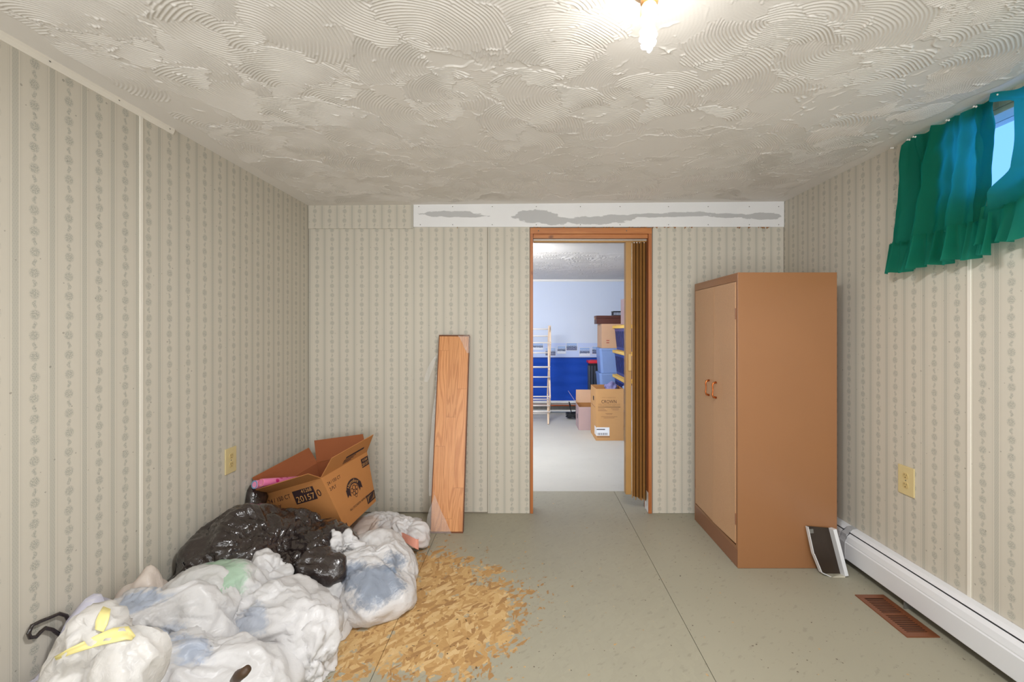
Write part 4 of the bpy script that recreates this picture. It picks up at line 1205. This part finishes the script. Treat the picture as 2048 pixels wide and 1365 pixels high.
# ------------------------------------------------------------------ tilted napkin carton in the left corner
carton_out = kraft('orange_kraft_outside', srgb(184, 126, 74), 0.06)
carton_in = kraft('red_brown_kraft_inside', srgb(158, 94, 60), 0.06)
print_ink = simple('carton_print_ink', srgb(46, 26, 30), 0.7, 0.05)
ori = Vector((-1.2, 2.6, 0.0))
nb = thing('cardboard_box', 'tilted open cardboard box with printed sides behind the black bags', 'box', ori)
cA, cB, cC = P(642, 957, 2.381) - ori, P(525, 991, 2.455) - ori, P(734, 904, 2.745) - ori
cD, cE = P(691.5, 1061, 2.385) - ori, P(752, 1003, 2.748) - ori
cBC = P(634, 926, 2.80) - ori
cF, cG = P(562, 1098, 2.46) - ori, P(650, 1031, 2.80) - ori
def sheet(name, q, mats, parent, t=0.004, inward=None):
    """A cardboard panel from four corners, with its inside face in another colour."""
    n = (q[1] - q[0]).cross(q[3] - q[0]).normalized()
    if inward is not None and n.dot(inward) < 0: n = -n
    G = 8; vs, fs, mi = [], [], []
    for side in (0, 1):
        for j in range(G + 1):
            for i in range(G + 1):
                u, v = i / G, j / G
                vs.append((q[0] * (1 - u) + q[1] * u) * (1 - v) + (q[3] * (1 - u) + q[2] * u) * v + n * (t * side))
    S2 = (G + 1) ** 2
    for side in (0, 1):
        for j in range(G):
            for i in range(G):
                a = side * S2 + j * (G + 1) + i; f = (a, a + 1, a + G + 2, a + G + 1)
                fs.append(f if side else f[::-1]); mi.append(side)
    rim = [i for i in range(G + 1)] + [j * (G + 1) + G for j in range(1, G + 1)] + [G * (G + 1) + i for i in range(G - 1, -1, -1)] + [j * (G + 1) for j in range(G - 1, 0, -1)]
    for a, b in zip(rim, rim[1:] + rim[:1]): fs.append((a, b, b + S2, a + S2)); mi.append(0)
    o = data_obj(name, vs, fs, mats[0], parent, False)
    o.data.materials.append(mats[1])
    o.data.polygons.foreach_set('material_index', mi)
    return o
mid = (cA + cB + cC + cBC + cD + cE + cF + cG) / 8
for nm, q in (('left_wall', (cB, cA, cD, cF)), ('right_wall', (cA, cC, cE, cD)), ('back_left_wall', (cBC, cB, cF, cG)), ('back_wall', (cC, cBC, cG, cE)), ('base', (cF, cD, cE, cG))):
    q = list(q); c = sum(q, Vector()) / 4
    sheet(nm, q, (carton_out, carton_in), nb, 0.004, mid - c)
def nflap(name, a, b, a2, b2):
    q = [a, b, b2, a2]; c = sum(q, Vector()) / 4
    top = (cA + cB + cC + cBC) / 4 + Vector((0, 0, 0.15))
    return sheet(name, q, (carton_out, carton_in), nb, 0.0035, top - c)
nflap('flap', cB, cBC, P(504, 956, 2.40) - ori, P(617, 896, 2.86) - ori)
nflap('flap', cBC, cC, P(629, 882, 2.88) - ori, P(726, 869, 2.83) - ori)
fr_flap = nflap('flap', cC, cA, P(747, 870, 2.70) - ori, P(664, 917, 2.38) - ori)
nflap('flap', cA, cB, P(616, 949, 2.29) - ori, P(501, 984, 2.39) - ori)
def face_frame(o, a, b):
    U = (a - o); V = (b - o)
    N = U.cross(V).normalized(); U = U.normalized(); V = N.cross(U).normalized()
    return (o, U, V)
# left face and right face as four corners each
Lw = (cA - cB).length; top = (cB - cF).length
fl = (cF, cD, cA, cB)
print_quad('printed_block', fl, Lw * 0.50, Lw * 0.86, top - 0.105, top - 0.030, print_ink, nb, 0.0012)
cream_ink = simple('bare_kraft_lettering', srgb(206, 152, 88), 0.7, 0.03)
print_text('printed_text', '41268', 0.028, fl, Lw * 0.735, top - 0.044, cream_ink, nb, 0.0018)
print_text('printed_text', '20157', 0.048, fl, Lw * 0.680, top - 0.083, cream_ink, nb, 0.0018, sx=1.0)
print_text('printed_text', '0', 0.056, fl, Lw * 0.915, top - 0.078, print_ink, nb, 0.0018)
print_text('printed_text', '24 / 150 CT', 0.034, fl, Lw * 0.06, top - 0.050, print_ink, nb, 0.0018, 'LEFT', 0.9)
print_text('printed_text', '2-PLY', 0.034, fl, Lw * 0.06, top - 0.092, print_ink, nb, 0.0018, 'LEFT', 0.9)
# right face: origin D, U towards E, V up
frt = (cD, cE, cC, cA); Rw = (cC - cA).length; Rh = (cA - cD).length
print_text('printed_text', '24 / 150 CT', 0.026, frt, Rw * 0.05, Rh - 0.045, print_ink, nb, 0.0014, 'LEFT', 0.8)
print_text('printed_text', '2-PLY', 0.026, frt, Rw * 0.05, Rh - 0.078, print_ink, nb, 0.0014, 'LEFT', 0.8)
print_quad('printed_block', frt, Rw * 0.80, Rw * 0.97, Rh - 0.075, Rh - 0.022, print_ink, nb, 0.0012)
print_text('printed_text', '41268', 0.018, frt, Rw * 0.885, Rh - 0.036, cream_ink, nb, 0.0018)
print_text('printed_text', '20157', 0.026, frt, Rw * 0.880, Rh - 0.060, cream_ink, nb, 0.0018, sx=0.9)
# emblem: arched banner over a bunch of leaves and fruit
ec_u, ec_v = Rw * 0.50, Rh * 0.50
ri, ro = 0.042, 0.072
arc = [math.radians(a) for a in range(22, 159, 8)]
band = [[(ec_u + ro * math.cos(arc[k]), ec_v + ro * math.sin(arc[k]) - 0.01), (ec_u + ri * math.cos(arc[k]), ec_v + ri * math.sin(arc[k]) - 0.01),
         (ec_u + ri * math.cos(arc[k + 1]), ec_v + ri * math.sin(arc[k + 1]) - 0.01), (ec_u + ro * math.cos(arc[k + 1]), ec_v + ro * math.sin(arc[k + 1]) - 0.01)] for k in range(len(arc) - 1)]
for s in (-1, 1):
    band.append([(ec_u + s * 0.038, ec_v + 0.010), (ec_u + s * 0.070, ec_v + 0.022), (ec_u + s * 0.074, ec_v - 0.022), (ec_u + s * 0.056, ec_v - 0.012), (ec_u + s * 0.044, ec_v - 0.028)][::s])
emb = print_poly('printed_emblem', frt, band, print_ink, nb, 0.0012)
print_text('printed_text', 'Hannaford', 0.026, frt, ec_u, ec_v + 0.047, cream_ink, emb, 0.0018, sx=0.95, bend=0.057)
fruit = []
for (x, y, r) in ((-0.024, 0.000, 0.014), (0.0, 0.010, 0.016), (0.024, 0.002, 0.013), (-0.012, -0.020, 0.013), (0.012, -0.020, 0.014), (0.0, -0.038, 0.010)):
    n = 12
    for k in range(n):
        a0, a1 = 2 * math.pi * k / n, 2 * math.pi * (k + 1) / n
        fruit.append([(ec_u + x + r * math.cos(a0), ec_v + y + r * math.sin(a0)), (ec_u + x + r * math.cos(a1), ec_v + y + r * math.sin(a1)),
                      (ec_u + x + r * 0.72 * math.cos(a1), ec_v + y + r * 0.72 * math.sin(a1)), (ec_u + x + r * 0.72 * math.cos(a0), ec_v + y + r * 0.72 * math.sin(a0))])
print_poly('printed_fruit', frt, fruit, print_ink, emb, 0.0013)
print_text('printed_text', 'ALL OCCASION NAPKINS', 0.018, frt, ec_u, Rh * 0.22, print_ink, nb, 0.0014, sx=0.9)
bar = print_quad('printed_barcode', frt, Rw * 0.72, Rw * 0.98, 0.022, 0.072, print_ink, nb, 0.0012)
for k in range(13):
    u = Rw * 0.745 + k * Rw * 0.0165
    print_quad('barcode_gap', frt, u, u + Rw * 0.006, 0.030, 0.064, cream_ink, bar, 0.0016)
print_quad('printed_mark', frt, 0.006, 0.03, 0.012, 0.03, print_ink, nb, 0.0012)
# flap printing and tape
ff = (cA, cC, P(747, 870, 2.70) - ori, P(664, 917, 2.38) - ori)
print_quad('printed_block', ff, Rw * 0.40, Rw * 0.80, 0.050, 0.064, print_ink, fr_flap, 0.0012)
for k in range(3): print_quad('printed_line', ff, Rw * 0.38, Rw * (0.56 + 0.04 * k), 0.016 + k * 0.011, 0.022 + k * 0.011, print_ink, fr_flap, 0.0012)

# wrapping-paper rolls in the carton
def pink_mat(name, c1, c2):
    m = Mat(name, c1, 0.4)
    p = m.pos()
    v = S(m.nt, m.voro(p, 26)).step(0.32, 0.26)
    n = m.noise(p, 9, 1).step(0.55, 0.58)
    m.base(m.mix(v, m.mix(n * 0.5, c1, srgb(250, 190, 215)), c2))
    return m.m
pinkp = pink_mat('pink_spotted_paper', srgb(240, 130, 178), srgb(206, 40, 120))
bluep = pink_mat('pink_purple_spotted_paper', srgb(236, 150, 190), srgb(150, 70, 170))
blue_rim = simple('blue_white_paper_edge', srgb(120, 160, 196), 0.5)
pink_rim = simple('pink_paper_edge', srgb(226, 130, 140), 0.5)
core_m = simple('grey_core', srgb(140, 116, 96), 0.8)
def roll(label, a, b, r, pm, rm):
    a, b = Vector(a), Vector(b); d = (b - a); L = d.length
    q = d.to_track_quat('Z', 'Y').to_euler()
    t = thing('wrapping_roll', label, 'wrapping paper', a, q, 'wrapping rolls in the carton')
    lathe('paper', [(r * 0.80, 0.0), (r * 0.97, 0.0), (r, 0.004), (r, L), (r * 0.8, L)], pm, t, 24)
    bm = bmesh.new()
    for k in range(24):
        a0, a1 = 2 * math.pi * k / 24, 2 * math.pi * (k + 1) / 24
        bm.faces.new([bm.verts.new((rr * math.cos(x), rr * math.sin(x), -0.001)) for rr, x in ((r * 0.72, a0), (r, a0), (r, a1), (r * 0.72, a1))])
    mesh_obj('paper_edge', bm, rm, t)
    bm = bmesh.new(); rings = [[bm.verts.new((r * 0.72 * math.cos(2 * math.pi * k / 24), r * 0.72 * math.sin(2 * math.pi * k / 24), z)) for k in range(24)] for z in (-0.0008, L * 0.5)]
    for k in range(24): bm.faces.new((rings[0][k], rings[0][(k + 1) % 24], rings[1][(k + 1) % 24], rings[1][k]))
    bm.faces.new(rings[1])
    mesh_obj('core', bm, core_m, t, True)
    return t
roll('spotted pink wrapping-paper roll with a blue end ring, at the carton corner', P(509, 970, 2.37), P(618, 960, 2.70), 0.022, bluep, blue_rim)
roll('bright pink wrapping-paper roll beside the blue-ringed roll', P(522, 966, 2.36), P(626, 958, 2.68), 0.020, pinkp, pink_rim)

# ------------------------------------------------------------------ rubbish bags
def white_film(name, tint=None, warm=0.0, alpha=0.30):
    """Thin white polythene; tint = list of (centre, radius, colour) where contents show through."""
    base = srgb(240 + 3 * warm, 238, 238 - 10 * warm)
    m = Mat(name, base, 0.34, spec=0.45)
    W = m.world(); X, Y, Z = m.xyz(W)
    n = m.noise(W, 7, 4); fine = (m.noise(W, 22, 2, 0.6, 0.8) - 0.5).abs() * -1.0 + (m.noise(m.scale(W, 75, 13, 40, (0, 0.3, 0.7)), 1.0, 2, 0.5, 0.5) - 0.5).abs() * -1.2
    col = m.mulcol(base, n * 0.10 + 0.95)
    for (c, r, tc) in tint or []:
        a = (X - c[0]) / r[0]; b = (Y - c[1]) / r[1]; d = (Z - c[2]) / r[2]
        e = (a * a + b * b + d * d).sqrt() + (n - 0.5) * 1.7 + fine * 0.7 + 0.25
        col = m.mix(e.step(1.20, 0.75) * 0.74, col, tc)
    m.base(col)
    m.bump(fine, 0.30, 0.010)
    tr = m.nt.nodes.new('ShaderNodeBsdfTranslucent'); m.nt.links.new(col, tr.inputs[0])
    mx = m.nt.nodes.new('ShaderNodeMixShader'); mx.inputs[0].default_value = alpha
    m.nt.links.new(m.b.outputs[0], mx.inputs[1]); m.nt.links.new(tr.outputs[0], mx.inputs[2])
    m.nt.links.new(mx.outputs[0], m.nt.nodes['Material Output'].inputs[0])
    return m.m
def black_film():
    m = Mat('black_polythene', srgb(44, 36, 34), 0.20, spec=0.6)
    W = m.world(); fine = (m.noise(W, 16, 2, 0.6, 1.2) - 0.5).abs() * -1.4 + (m.noise(m.scale(W, 16, 60, 34, (0, 0.4, 0.5)), 1.0, 2, 0.5, 0.8) - 0.5).abs() * -1.6; n = m.noise(W, 6, 2)
    m.base(m.mulcol(srgb(48, 38, 36), n * 0.7 + 0.45))
    m.bump(fine, 0.32, 0.012)
    m.b.inputs['Coat Weight'].default_value = 0.6; m.b.inputs['Coat Roughness'].default_value = 0.10
    return m.m
black_m = black_film()
SIM = []
def film_body(name, lumps, mat, parent, knot=None, folds=0, sub=6, grow=0.12, seed=0, goal=0.08, bend=0.25, kpow=26, sink=None):
    """A closed film round lumps of contents; later crumpled by a short cloth run."""
    lumps = [(Vector(l[:3]), Vector(l[3:])) for l in lumps]
    tot = sum(r.x * r.y * r.z for _, r in lumps)
    c0 = sum((c * (r.x * r.y * r.z) for c, r in lumps), Vector()) / tot
    bm = bmesh.new(); bmesh.ops.create_icosphere(bm, subdivisions=sub, radius=1)
    D = np.array([v.co[:] for v in bm.verts]); D /= np.linalg.norm(D, axis=1)[:, None]
    R = np.zeros(len(D))
    for c, r in lumps:
        ir = np.array([1 / r.x, 1 / r.y, 1 / r.z]); o = (np.array(c0) - np.array(c)) * ir; d = D * ir
        a = (d * d).sum(1); b = d @ o; cc = o @ o - 1
        disc = b * b - a * cc
        t = np.where(disc > 0, (-b + np.sqrt(np.maximum(disc, 0))) / a, 0)
        R += np.maximum(t, 0.0) ** 7
    R = np.maximum(R, 1e-12) ** (1 / 7); R = np.maximum(R, 0.035)
    big = 0.14 if sub > 5 else 0.38
    for i in range(len(D)):
        p = Vector(D[i])
        R[i] *= 1 + big * noise.noise(p * 1.6 + Vector((seed, 0, 0))) + 0.4 * big * noise.noise(p * 4.1 + Vector((0, seed, 0)))
    if knot is not None:
        k = np.array(Vector(knot) - c0); kl = np.linalg.norm(k); k /= kl
        dot = D @ k
        w = np.exp(kpow * (dot - 1)); wide = np.exp(3.2 * (dot - 1))
        R = R * (1 - w) + kl * w
        if folds:
            e1 = np.cross(k, [0.3, 0.5, 0.81]); e1 /= np.linalg.norm(e1); e2 = np.cross(k, e1)
            ph = np.arctan2(D @ e2, D @ e1)
            ph = ph + 0.25 * np.sin(ph * 3 + seed)
            amp = 0.055 * wide * np.sqrt(np.maximum(0, 1 - dot * dot)) / 0.6
            R *= 1 + amp * (np.abs(np.sin(ph * folds / 2 + seed)) - 0.5) + 0.5 * amp * np.sin(ph * folds * 1.7 + 1)
    V = np.array(c0)[None, :] + D * R[:, None]
    V[:, 2] = np.where(V[:, 2] < 0.004, 0.004 + 0.10 * (V[:, 2] - 0.004) * 0, V[:, 2])
    V[:, 0] = np.maximum(V[:, 0], XL + 0.006)
    off = np.array(parent.matrix_world.translation) if parent is not None else np.zeros(3)
    for v, co in zip(bm.verts, V): v.co = co
    me = bpy.data.meshes.new(name); bm.to_mesh(me); bm.free(); me.shade_smooth(); me.materials.append(mat)
    o = bpy.data.objects.new(name, me); COL.objects.link(o)
    vg = o.vertex_groups.new(name='hold')
    vg.add(list(range(len(me.vertices))), goal, 'REPLACE')
    if knot is not None:
        for i in np.nonzero(w > 0.25)[0]: vg.add([int(i)], float(min(1.0, goal + w[i])), 'REPLACE')
    md = o.modifiers.new('crumple', 'CLOTH'); s = md.settings
    s.quality = 4; s.mass = 0.3; s.tension_stiffness = 15; s.compression_stiffness = 15; s.shear_stiffness = 5; s.bending_stiffness = bend
    s.shrink_min = -grow; s.shrink_max = -grow
    s.vertex_group_mass = 'hold'; s.pin_stiffness = 1.0
    s.effector_weights.gravity = 0.03
    md.collision_settings.use_collision = False
    md.point_cache.frame_end = 40
    o['knot'] = tuple(knot) if knot is not None else (0, 0, 0)
    o['streak'] = 0.0 if knot is None else 1.0
    SIM.append((o, parent))
    return o
def settle(frames=16):
    bpy.context.view_layer.update()
    for f in range(1, frames + 1): scene.frame_set(f)
    dg = bpy.context.evaluated_depsgraph_get()
    res = [bpy.data.meshes.new_from_object(o.evaluated_get(dg)) for o, _ in SIM]
    for (o, parent), me in zip(SIM, res):
        name = o.name.split('.')[0]
        o.modifiers.clear(); o.vertex_groups.clear(); o.data = me; me.name = name
        n = len(me.vertices); co = np.empty(n * 3, np.float32); me.vertices.foreach_get('co', co); co = co.reshape(-1, 3)
        kn = Vector(o['knot'][:]); st = o['streak']; del o['knot']; del o['streak']
        nv = np.empty(n * 3, np.float32); me.vertices.foreach_get('normal', nv); nv = nv.reshape(-1, 3)
        for i in range(n):
            p = Vector(co[i]); h = 0.0008 * (0.5 - 2.0 * abs(noise.noise(p * 21)))
            if st:
                q = p - kn; r = q.length; u = q / max(r, 1e-4)
                w = math.exp(-r / 0.30) * min(1.0, r / 0.06)
                h += 0.020 * w * (0.35 - abs(noise.noise(u * 5.0 + Vector((r * 2, 0, 3))))) + 0.010 * w * (0.35 - abs(noise.noise(u * 12.0 + Vector((r * 3, 5, 0)))))
            co[i] += nv[i] * h
        lowz = co[:, 2] < 0.003
        co[lowz, 2] = 0.003
        co[:, 0] = np.maximum(co[:, 0], XL + 0.005)
        flat = lowz.copy()
        if parent is not None: co = co - np.array(parent.location, dtype=np.float32)[None, :]
        me.vertices.foreach_set('co', co.ravel()); me.update()
        if flat.any():                         # the side pressed on the floor is never seen
            bm = bmesh.new(); bm.from_mesh(me)
            bmesh.ops.delete(bm, geom=[f for f in bm.faces if all(flat[v.index] for v in f.verts)], context='FACES')
            bm.to_mesh(me); bm.free()
        me.shade_smooth()
        if parent is not None: o.parent = parent
    scene.frame_set(1)

def bag_root(label, lumps, cat='bag', name='rubbish_bag', group=None):
    cx = sum(l[0] for l in lumps) / len(lumps); cy = sum(l[1] for l in lumps) / len(lumps)
    return thing(name, label, cat, (cx, cy, 0.0), (0, 0, 0), group)

wf_plain = white_film('white_polythene')
wf_warm = white_film('cream_white_polythene', warm=0.4)
GREEN = srgb(178, 220, 186); BLUE = srgb(186, 200, 224); SLATE = srgb(116, 136, 164); LILAC = srgb(214, 212, 232); PEACH = srgb(232, 208, 192)
wf_green = white_film('white_polythene_green_contents', [((-1.20, 1.66, 0.32), (0.15, 0.18, 0.12), GREEN), ((-1.0, 1.60, 0.22), (0.08, 0.1, 0.06), srgb(186, 196, 214)), ((-1.36, 1.64, 0.28), (0.06, 0.1, 0.08), srgb(190, 202, 226))])
wf_blue = white_film('white_polythene_blue_contents', [((-0.70, 1.97, 0.14), (0.16, 0.14, 0.085), SLATE), ((-0.62, 2.08, 0.17), (0.07, 0.08, 0.06), SLATE)])
wf_blue2 = white_film('white_polythene_pale_blue_contents', [((-1.12, 1.40, 0.25), (0.16, 0.05, 0.05), BLUE), ((-1.24, 1.42, 0.30), (0.07, 0.1, 0.03), BLUE), ((-0.96, 1.34, 0.10), (0.1, 0.1, 0.05), BLUE)])
wf_mid = white_film('white_polythene_mid_bag', [((-1.28, 1.48, 0.36), (0.10, 0.1, 0.014), BLUE), ((-1.16, 1.45, 0.25), (0.06, 0.06, 0.05), srgb(206, 214, 230))])

# black bags
l = [(-1.29, 2.04, 0.20, 0.19, 0.23, 0.215), (-1.40, 1.94, 0.16, 0.12, 0.17, 0.18), (-1.22, 2.12, 0.18, 0.15, 0.14, 0.19)]
bA = bag_root('slumped black bag against the left wall, left of the shiny black bag', l)
film_body('film', l, black_m, bA, P(552, 1090, 2.0), 26, seed=1, grow=0.17, bend=0.15)
tube('drawstring', [Vector(p) - bA.location for p in (P(366, 1160, 1.80), P(374, 1142, 1.80), P(364, 1128, 1.82), P(372, 1122, 1.83), P(380, 1130, 1.82), P(370, 1142, 1.80), P(382, 1156, 1.78))], 0.0045, black_m, bA)
l = [(-1.15, 2.17, 0.18, 0.23, 0.16, 0.175), (-1.00, 2.15, 0.14, 0.14, 0.15, 0.15), (-1.29, 2.20, 0.22, 0.11, 0.11, 0.12)]
bB = bag_root('big shiny black bag in front of the tilted cardboard box', l)
film_body('film', l, black_m, bB, P(640, 1104, 2.0), 22, seed=4, grow=0.22, bend=0.3)
film_body('tied_neck', [tuple(P(590, 1138, 2.0)) + (0.075, 0.06, 0.085), tuple(P(636, 1126, 1.99)) + (0.085, 0.06, 0.06), tuple(P(560, 1120, 2.02)) + (0.05, 0.05, 0.05)], black_m, bB, P(610, 1160, 1.97), 14, sub=5, seed=7, grow=0.27)
l = [tuple(P(512, 1000, 2.40)) + (0.05, 0.05, 0.06), tuple(P(505, 1025, 2.36)) + (0.045, 0.06, 0.06), (-1.42, 2.36, 0.10, 0.06, 0.10, 0.10)]
bC = bag_root('small dark bag wedged between the left wall and the tilted box', l)
film_body('film', l, black_m, bC, None, 0, sub=5, seed=9, grow=0.17)

# white bags
l = [(-0.73, 2.14, 0.11, 0.17, 0.20, 0.125), (-0.69, 2.02, 0.080, 0.155, 0.14, 0.10), (-0.77, 2.25, 0.12, 0.15, 0.12, 0.11)]
b3 = bag_root('white bag with slate-blue contents, on the bare strand board', l)
film_body('film', l, wf_blue, b3, P(662, 1130, 2.0), 24, seed=11, grow=0.12, bend=0.4)
film_body('tied_handle', [tuple(P(664, 1105, 2.08)) + (0.05, 0.06, 0.07), tuple(P(690, 1090, 2.14)) + (0.06, 0.05, 0.05)], wf_plain, b3, P(650, 1180, 1.95), 10, sub=5, seed=12, grow=0.27)
l = [(-0.90, 2.70, 0.055, 0.16, 0.17, 0.085), (-0.73, 2.66, 0.045, 0.125, 0.14, 0.065)]
b4 = bag_root('flat white bag with a coral pink hem, lying before the flooring pack', l)
film_body('film', l, white_film('white_polythene_peach', [((-0.98, 2.62, 0.09), (0.12, 0.12, 0.06), PEACH)]), b4, P(812, 1058, 2.55), 18, seed=14, grow=0.20)
coral = simple('coral_pink_film', srgb(240, 168, 148), 0.4, 0.05)
pts = [(P(806, 1066, 2.50), P(806, 1080, 2.50)), (P(818, 1072, 2.48), P(817, 1088, 2.48)), (P(830, 1078, 2.47), P(829, 1096, 2.46)), (P(837, 1080, 2.48), P(837, 1101, 2.46)), (P(841, 1062, 2.55), P(838, 1088, 2.54)), (P(845, 1034, 2.68), P(839, 1060, 2.66))]
vs = [p - b4.location for pr in pts for p in pr] + [p - b4.location + Vector((-0.012, 0.006, 0)) for pr in pts for p in pr]
for v in vs: v.z = max(v.z, 0.003)
n = len(pts) * 2
data_obj('pink_hem', vs, [(2 * k, 2 * k + 1, 2 * k + 3, 2 * k + 2) for k in range(len(pts) - 1)] + [(n + 2 * k, n + 2 * k + 2, n + 2 * k + 3, n + 2 * k + 1) for k in range(len(pts) - 1)], coral, b4)
film_body('folded_mouth', [tuple(P(800, 1050, 2.58)) + (0.085, 0.07, 0.045), tuple(P(828, 1058, 2.56)) + (0.045, 0.07, 0.05)], wf_plain, b4, None, 0, sub=5, seed=15, grow=0.30)

l = [(-1.20, 1.74, 0.18, 0.20, 0.18, 0.165), (-1.00, 1.73, 0.13, 0.20, 0.18, 0.14), (-0.87, 1.71, 0.10, 0.12, 0.14, 0.11)]
b5 = bag_root('large white bag with a green item showing through, middle of the pile', l)
film_body('film', l, wf_green, b5, P(632, 1246, 1.62), 30, seed=21, grow=0.14, bend=0.3)
film_body('tied_handle', [tuple(P(600, 1318, 1.60)) + (0.06, 0.05, 0.09), tuple(P(640, 1300, 1.62)) + (0.045, 0.05, 0.10), tuple(P(628, 1262, 1.62)) + (0.04, 0.04, 0.04)], wf_plain, b5, P(634, 1246, 1.60), 12, sub=5, seed=22, grow=0.27)
film_body('knot_tuft', [tuple(P(528, 1130, 1.90)) + (0.06, 0.05, 0.05), tuple(P(550, 1146, 1.90)) + (0.05, 0.05, 0.05)], wf_plain, b5, None, 0, sub=5, seed=23, grow=0.30)
l = [(-0.92, 1.93, 0.08, 0.10, 0.10, 0.095), (-0.86, 1.86, 0.06, 0.07, 0.08, 0.07)]
b10 = bag_root('small crumpled white bag squeezed between the two tied white bags', l)
film_body('film', l, wf_plain, b10, P(640, 1170, 1.93), 12, sub=5, seed=25, grow=0.30)

l = [(-1.40, 1.60, 0.28, 0.075, 0.07, 0.10), (-1.39, 1.62, 0.14, 0.08, 0.08, 0.14)]
b9 = bag_root('peach-tinted bag bulging up beside the wall seam strip', l)
film_body('film', l, white_film('peach_polythene', [((-1.4, 1.6, 0.30), (0.3, 0.3, 0.3), srgb(238, 222, 208))]), b9, None, 0, sub=5, seed=31, grow=0.05)
l = [(-1.30, 1.52, 0.19, 0.14, 0.12, 0.175), (-1.18, 1.55, 0.19, 0.12, 0.11, 0.175), (-1.24, 1.66, 0.24, 0.12, 0.10, 0.13)]
b7 = bag_root('white bag with pale blue streaks left of the green-tinted bag', l)
film_body('film', l, wf_mid, b7, P(240, 1240, 1.40), 20, seed=33, grow=0.15)
l = [(-1.06, 1.42, 0.12, 0.24, 0.17, 0.15), (-0.92, 1.46, 0.085, 0.13, 0.14, 0.105)]
b8 = bag_root('white bag with a brown item poking through, bottom middle of the pile', l)
film_body('film', l, wf_blue2, b8, P(230, 1330, 1.30), 28, seed=35, grow=0.14)
l = [(-1.43, 1.46, 0.20, 0.05, 0.11, 0.15), (-1.42, 1.36, 0.13, 0.06, 0.10, 0.13)]
b11 = bag_root('lilac-white bag corner rising against the left wall, with a black cord', l)
film_body('film', l, white_film('lilac_white_polythene', [((-1.43, 1.45, 0.25), (0.3, 0.3, 0.3), LILAC)]), b11, P(194, 1198, 1.52), 10, sub=5, seed=37, grow=0.20)
cord = [(122, 1272), (104, 1260), (90, 1257), (82, 1264), (72, 1275), (60, 1276), (57, 1268), (64, 1252), (80, 1244), (100, 1236), (118, 1228), (132, 1232), (139, 1246), (138, 1262), (130, 1276)]
tube('drawstring', [Vector(P(x, y, 1.480 * F / (1055 - x))) - b11.location for x, y in cord], 0.0055, black_m, b11, 8)
l = [(-1.29, 1.20, 0.14, 0.16, 0.15, 0.17), (-1.17, 1.20, 0.26, 0.11, 0.10, 0.16), (-1.08, 1.18, 0.33, 0.07, 0.07, 0.09)]
b6 = bag_root('white bag with a yellow drawstring hem, nearest in the lower left corner', l)
film_body('film', l, wf_warm, b6, P(205, 1216, 1.20), 18, seed=41, grow=0.26, bend=0.1)
settle(24)

# yellow hem lying over the nearest bag: a ribbon laid on the settled film
film6 = [c for c in b6.children if c.name.startswith('film')][0]
yel = white_film('yellow_hem_film', None, 0.0, 0.35)
ym = simple('pale_yellow_film', srgb(240, 226, 152), 0.4, 0.08)
from mathutils.bvhtree import BVHTree
def drape(name, target, path, width, lift, mat, parent):
    """A ribbon laid on a settled film, found by looking down the sight lines of the measured path."""
    me = target.data
    bvh = BVHTree.FromPolygons([v.co.copy() for v in me.vertices], [tuple(p.vertices) for p in me.polygons])
    off = Vector(parent.location); eye = Vector((0, 0, H)) - off
    rows = []
    for i in range(len(path)):
        a = Vector(path[max(0, i - 1)]); b = Vector(path[min(len(path) - 1, i + 1)])
        d = (b - a).normalized(); nrm = Vector((-d.y, d.x))
        row = []
        for s in (-1, -0.4, 0.3, 1):
            px = path[i][0] + nrm.x * s * width[i] / 2; py = path[i][1] + nrm.y * s * width[i] / 2
            dr_ = (Vector(((px - 1055) / F, 1, -(py - 660) / F))).normalized()
            hit = bvh.ray_cast(eye, dr_)
            row.append((hit[0] - dr_ * (lift + 0.004 * abs(s))) if hit[0] is not None else None)
        rows.append(row)
    vs, fs = [], []
    last = [None] * 4
    for row in rows:
        row = [p if p is not None else last[k] for k, p in enumerate(row)]
        last = row
        if any(p is None for p in row): continue
        vs.append(row)
    if len(vs) < 2: return None
    flat = [p for r in vs for p in r]
    for i in range(len(vs) - 1):
        for k in range(3): fs.append((4 * i + k, 4 * i + k + 1, 4 * i + 4 + k + 1, 4 * i + 4 + k))
    o = data_obj(name, flat, fs, mat, parent)
    sol = o.modifiers.new('thick', 'SOLIDIFY'); sol.thickness = 0.002
    return o
drape('yellow_hem', film6, [(110, 1318), (140, 1304), (170, 1292), (200, 1280), (230, 1270), (255, 1266), (268, 1276)], [8, 12, 16, 22, 28, 26, 10], 0.006, ym, b6)
drape('yellow_hem', film6, [(214, 1216), (208, 1232), (203, 1246), (198, 1262)], [16, 22, 24, 18], 0.006, ym, b6)
# brown item poking through the bottom bag
film8 = [c for c in b8.children if c.name.startswith('film')][0]
brown_item = simple('brown_rubber', srgb(78, 58, 42), 0.5, 0.1)
o = tube('poking_item', [P(470, 1362, 1.32) - b8.location, P(478, 1352, 1.30) - b8.location, P(488, 1346, 1.29) - b8.location, P(496, 1338, 1.29) - b8.location], [0.014, 0.016, 0.014, 0.011], brown_item, b8, 12)

scene.cycles.use_light_tree = False
scene.cycles.max_bounces = 6
scene.cycles.diffuse_bounces = 4
scene.cycles.glossy_bounces = 3
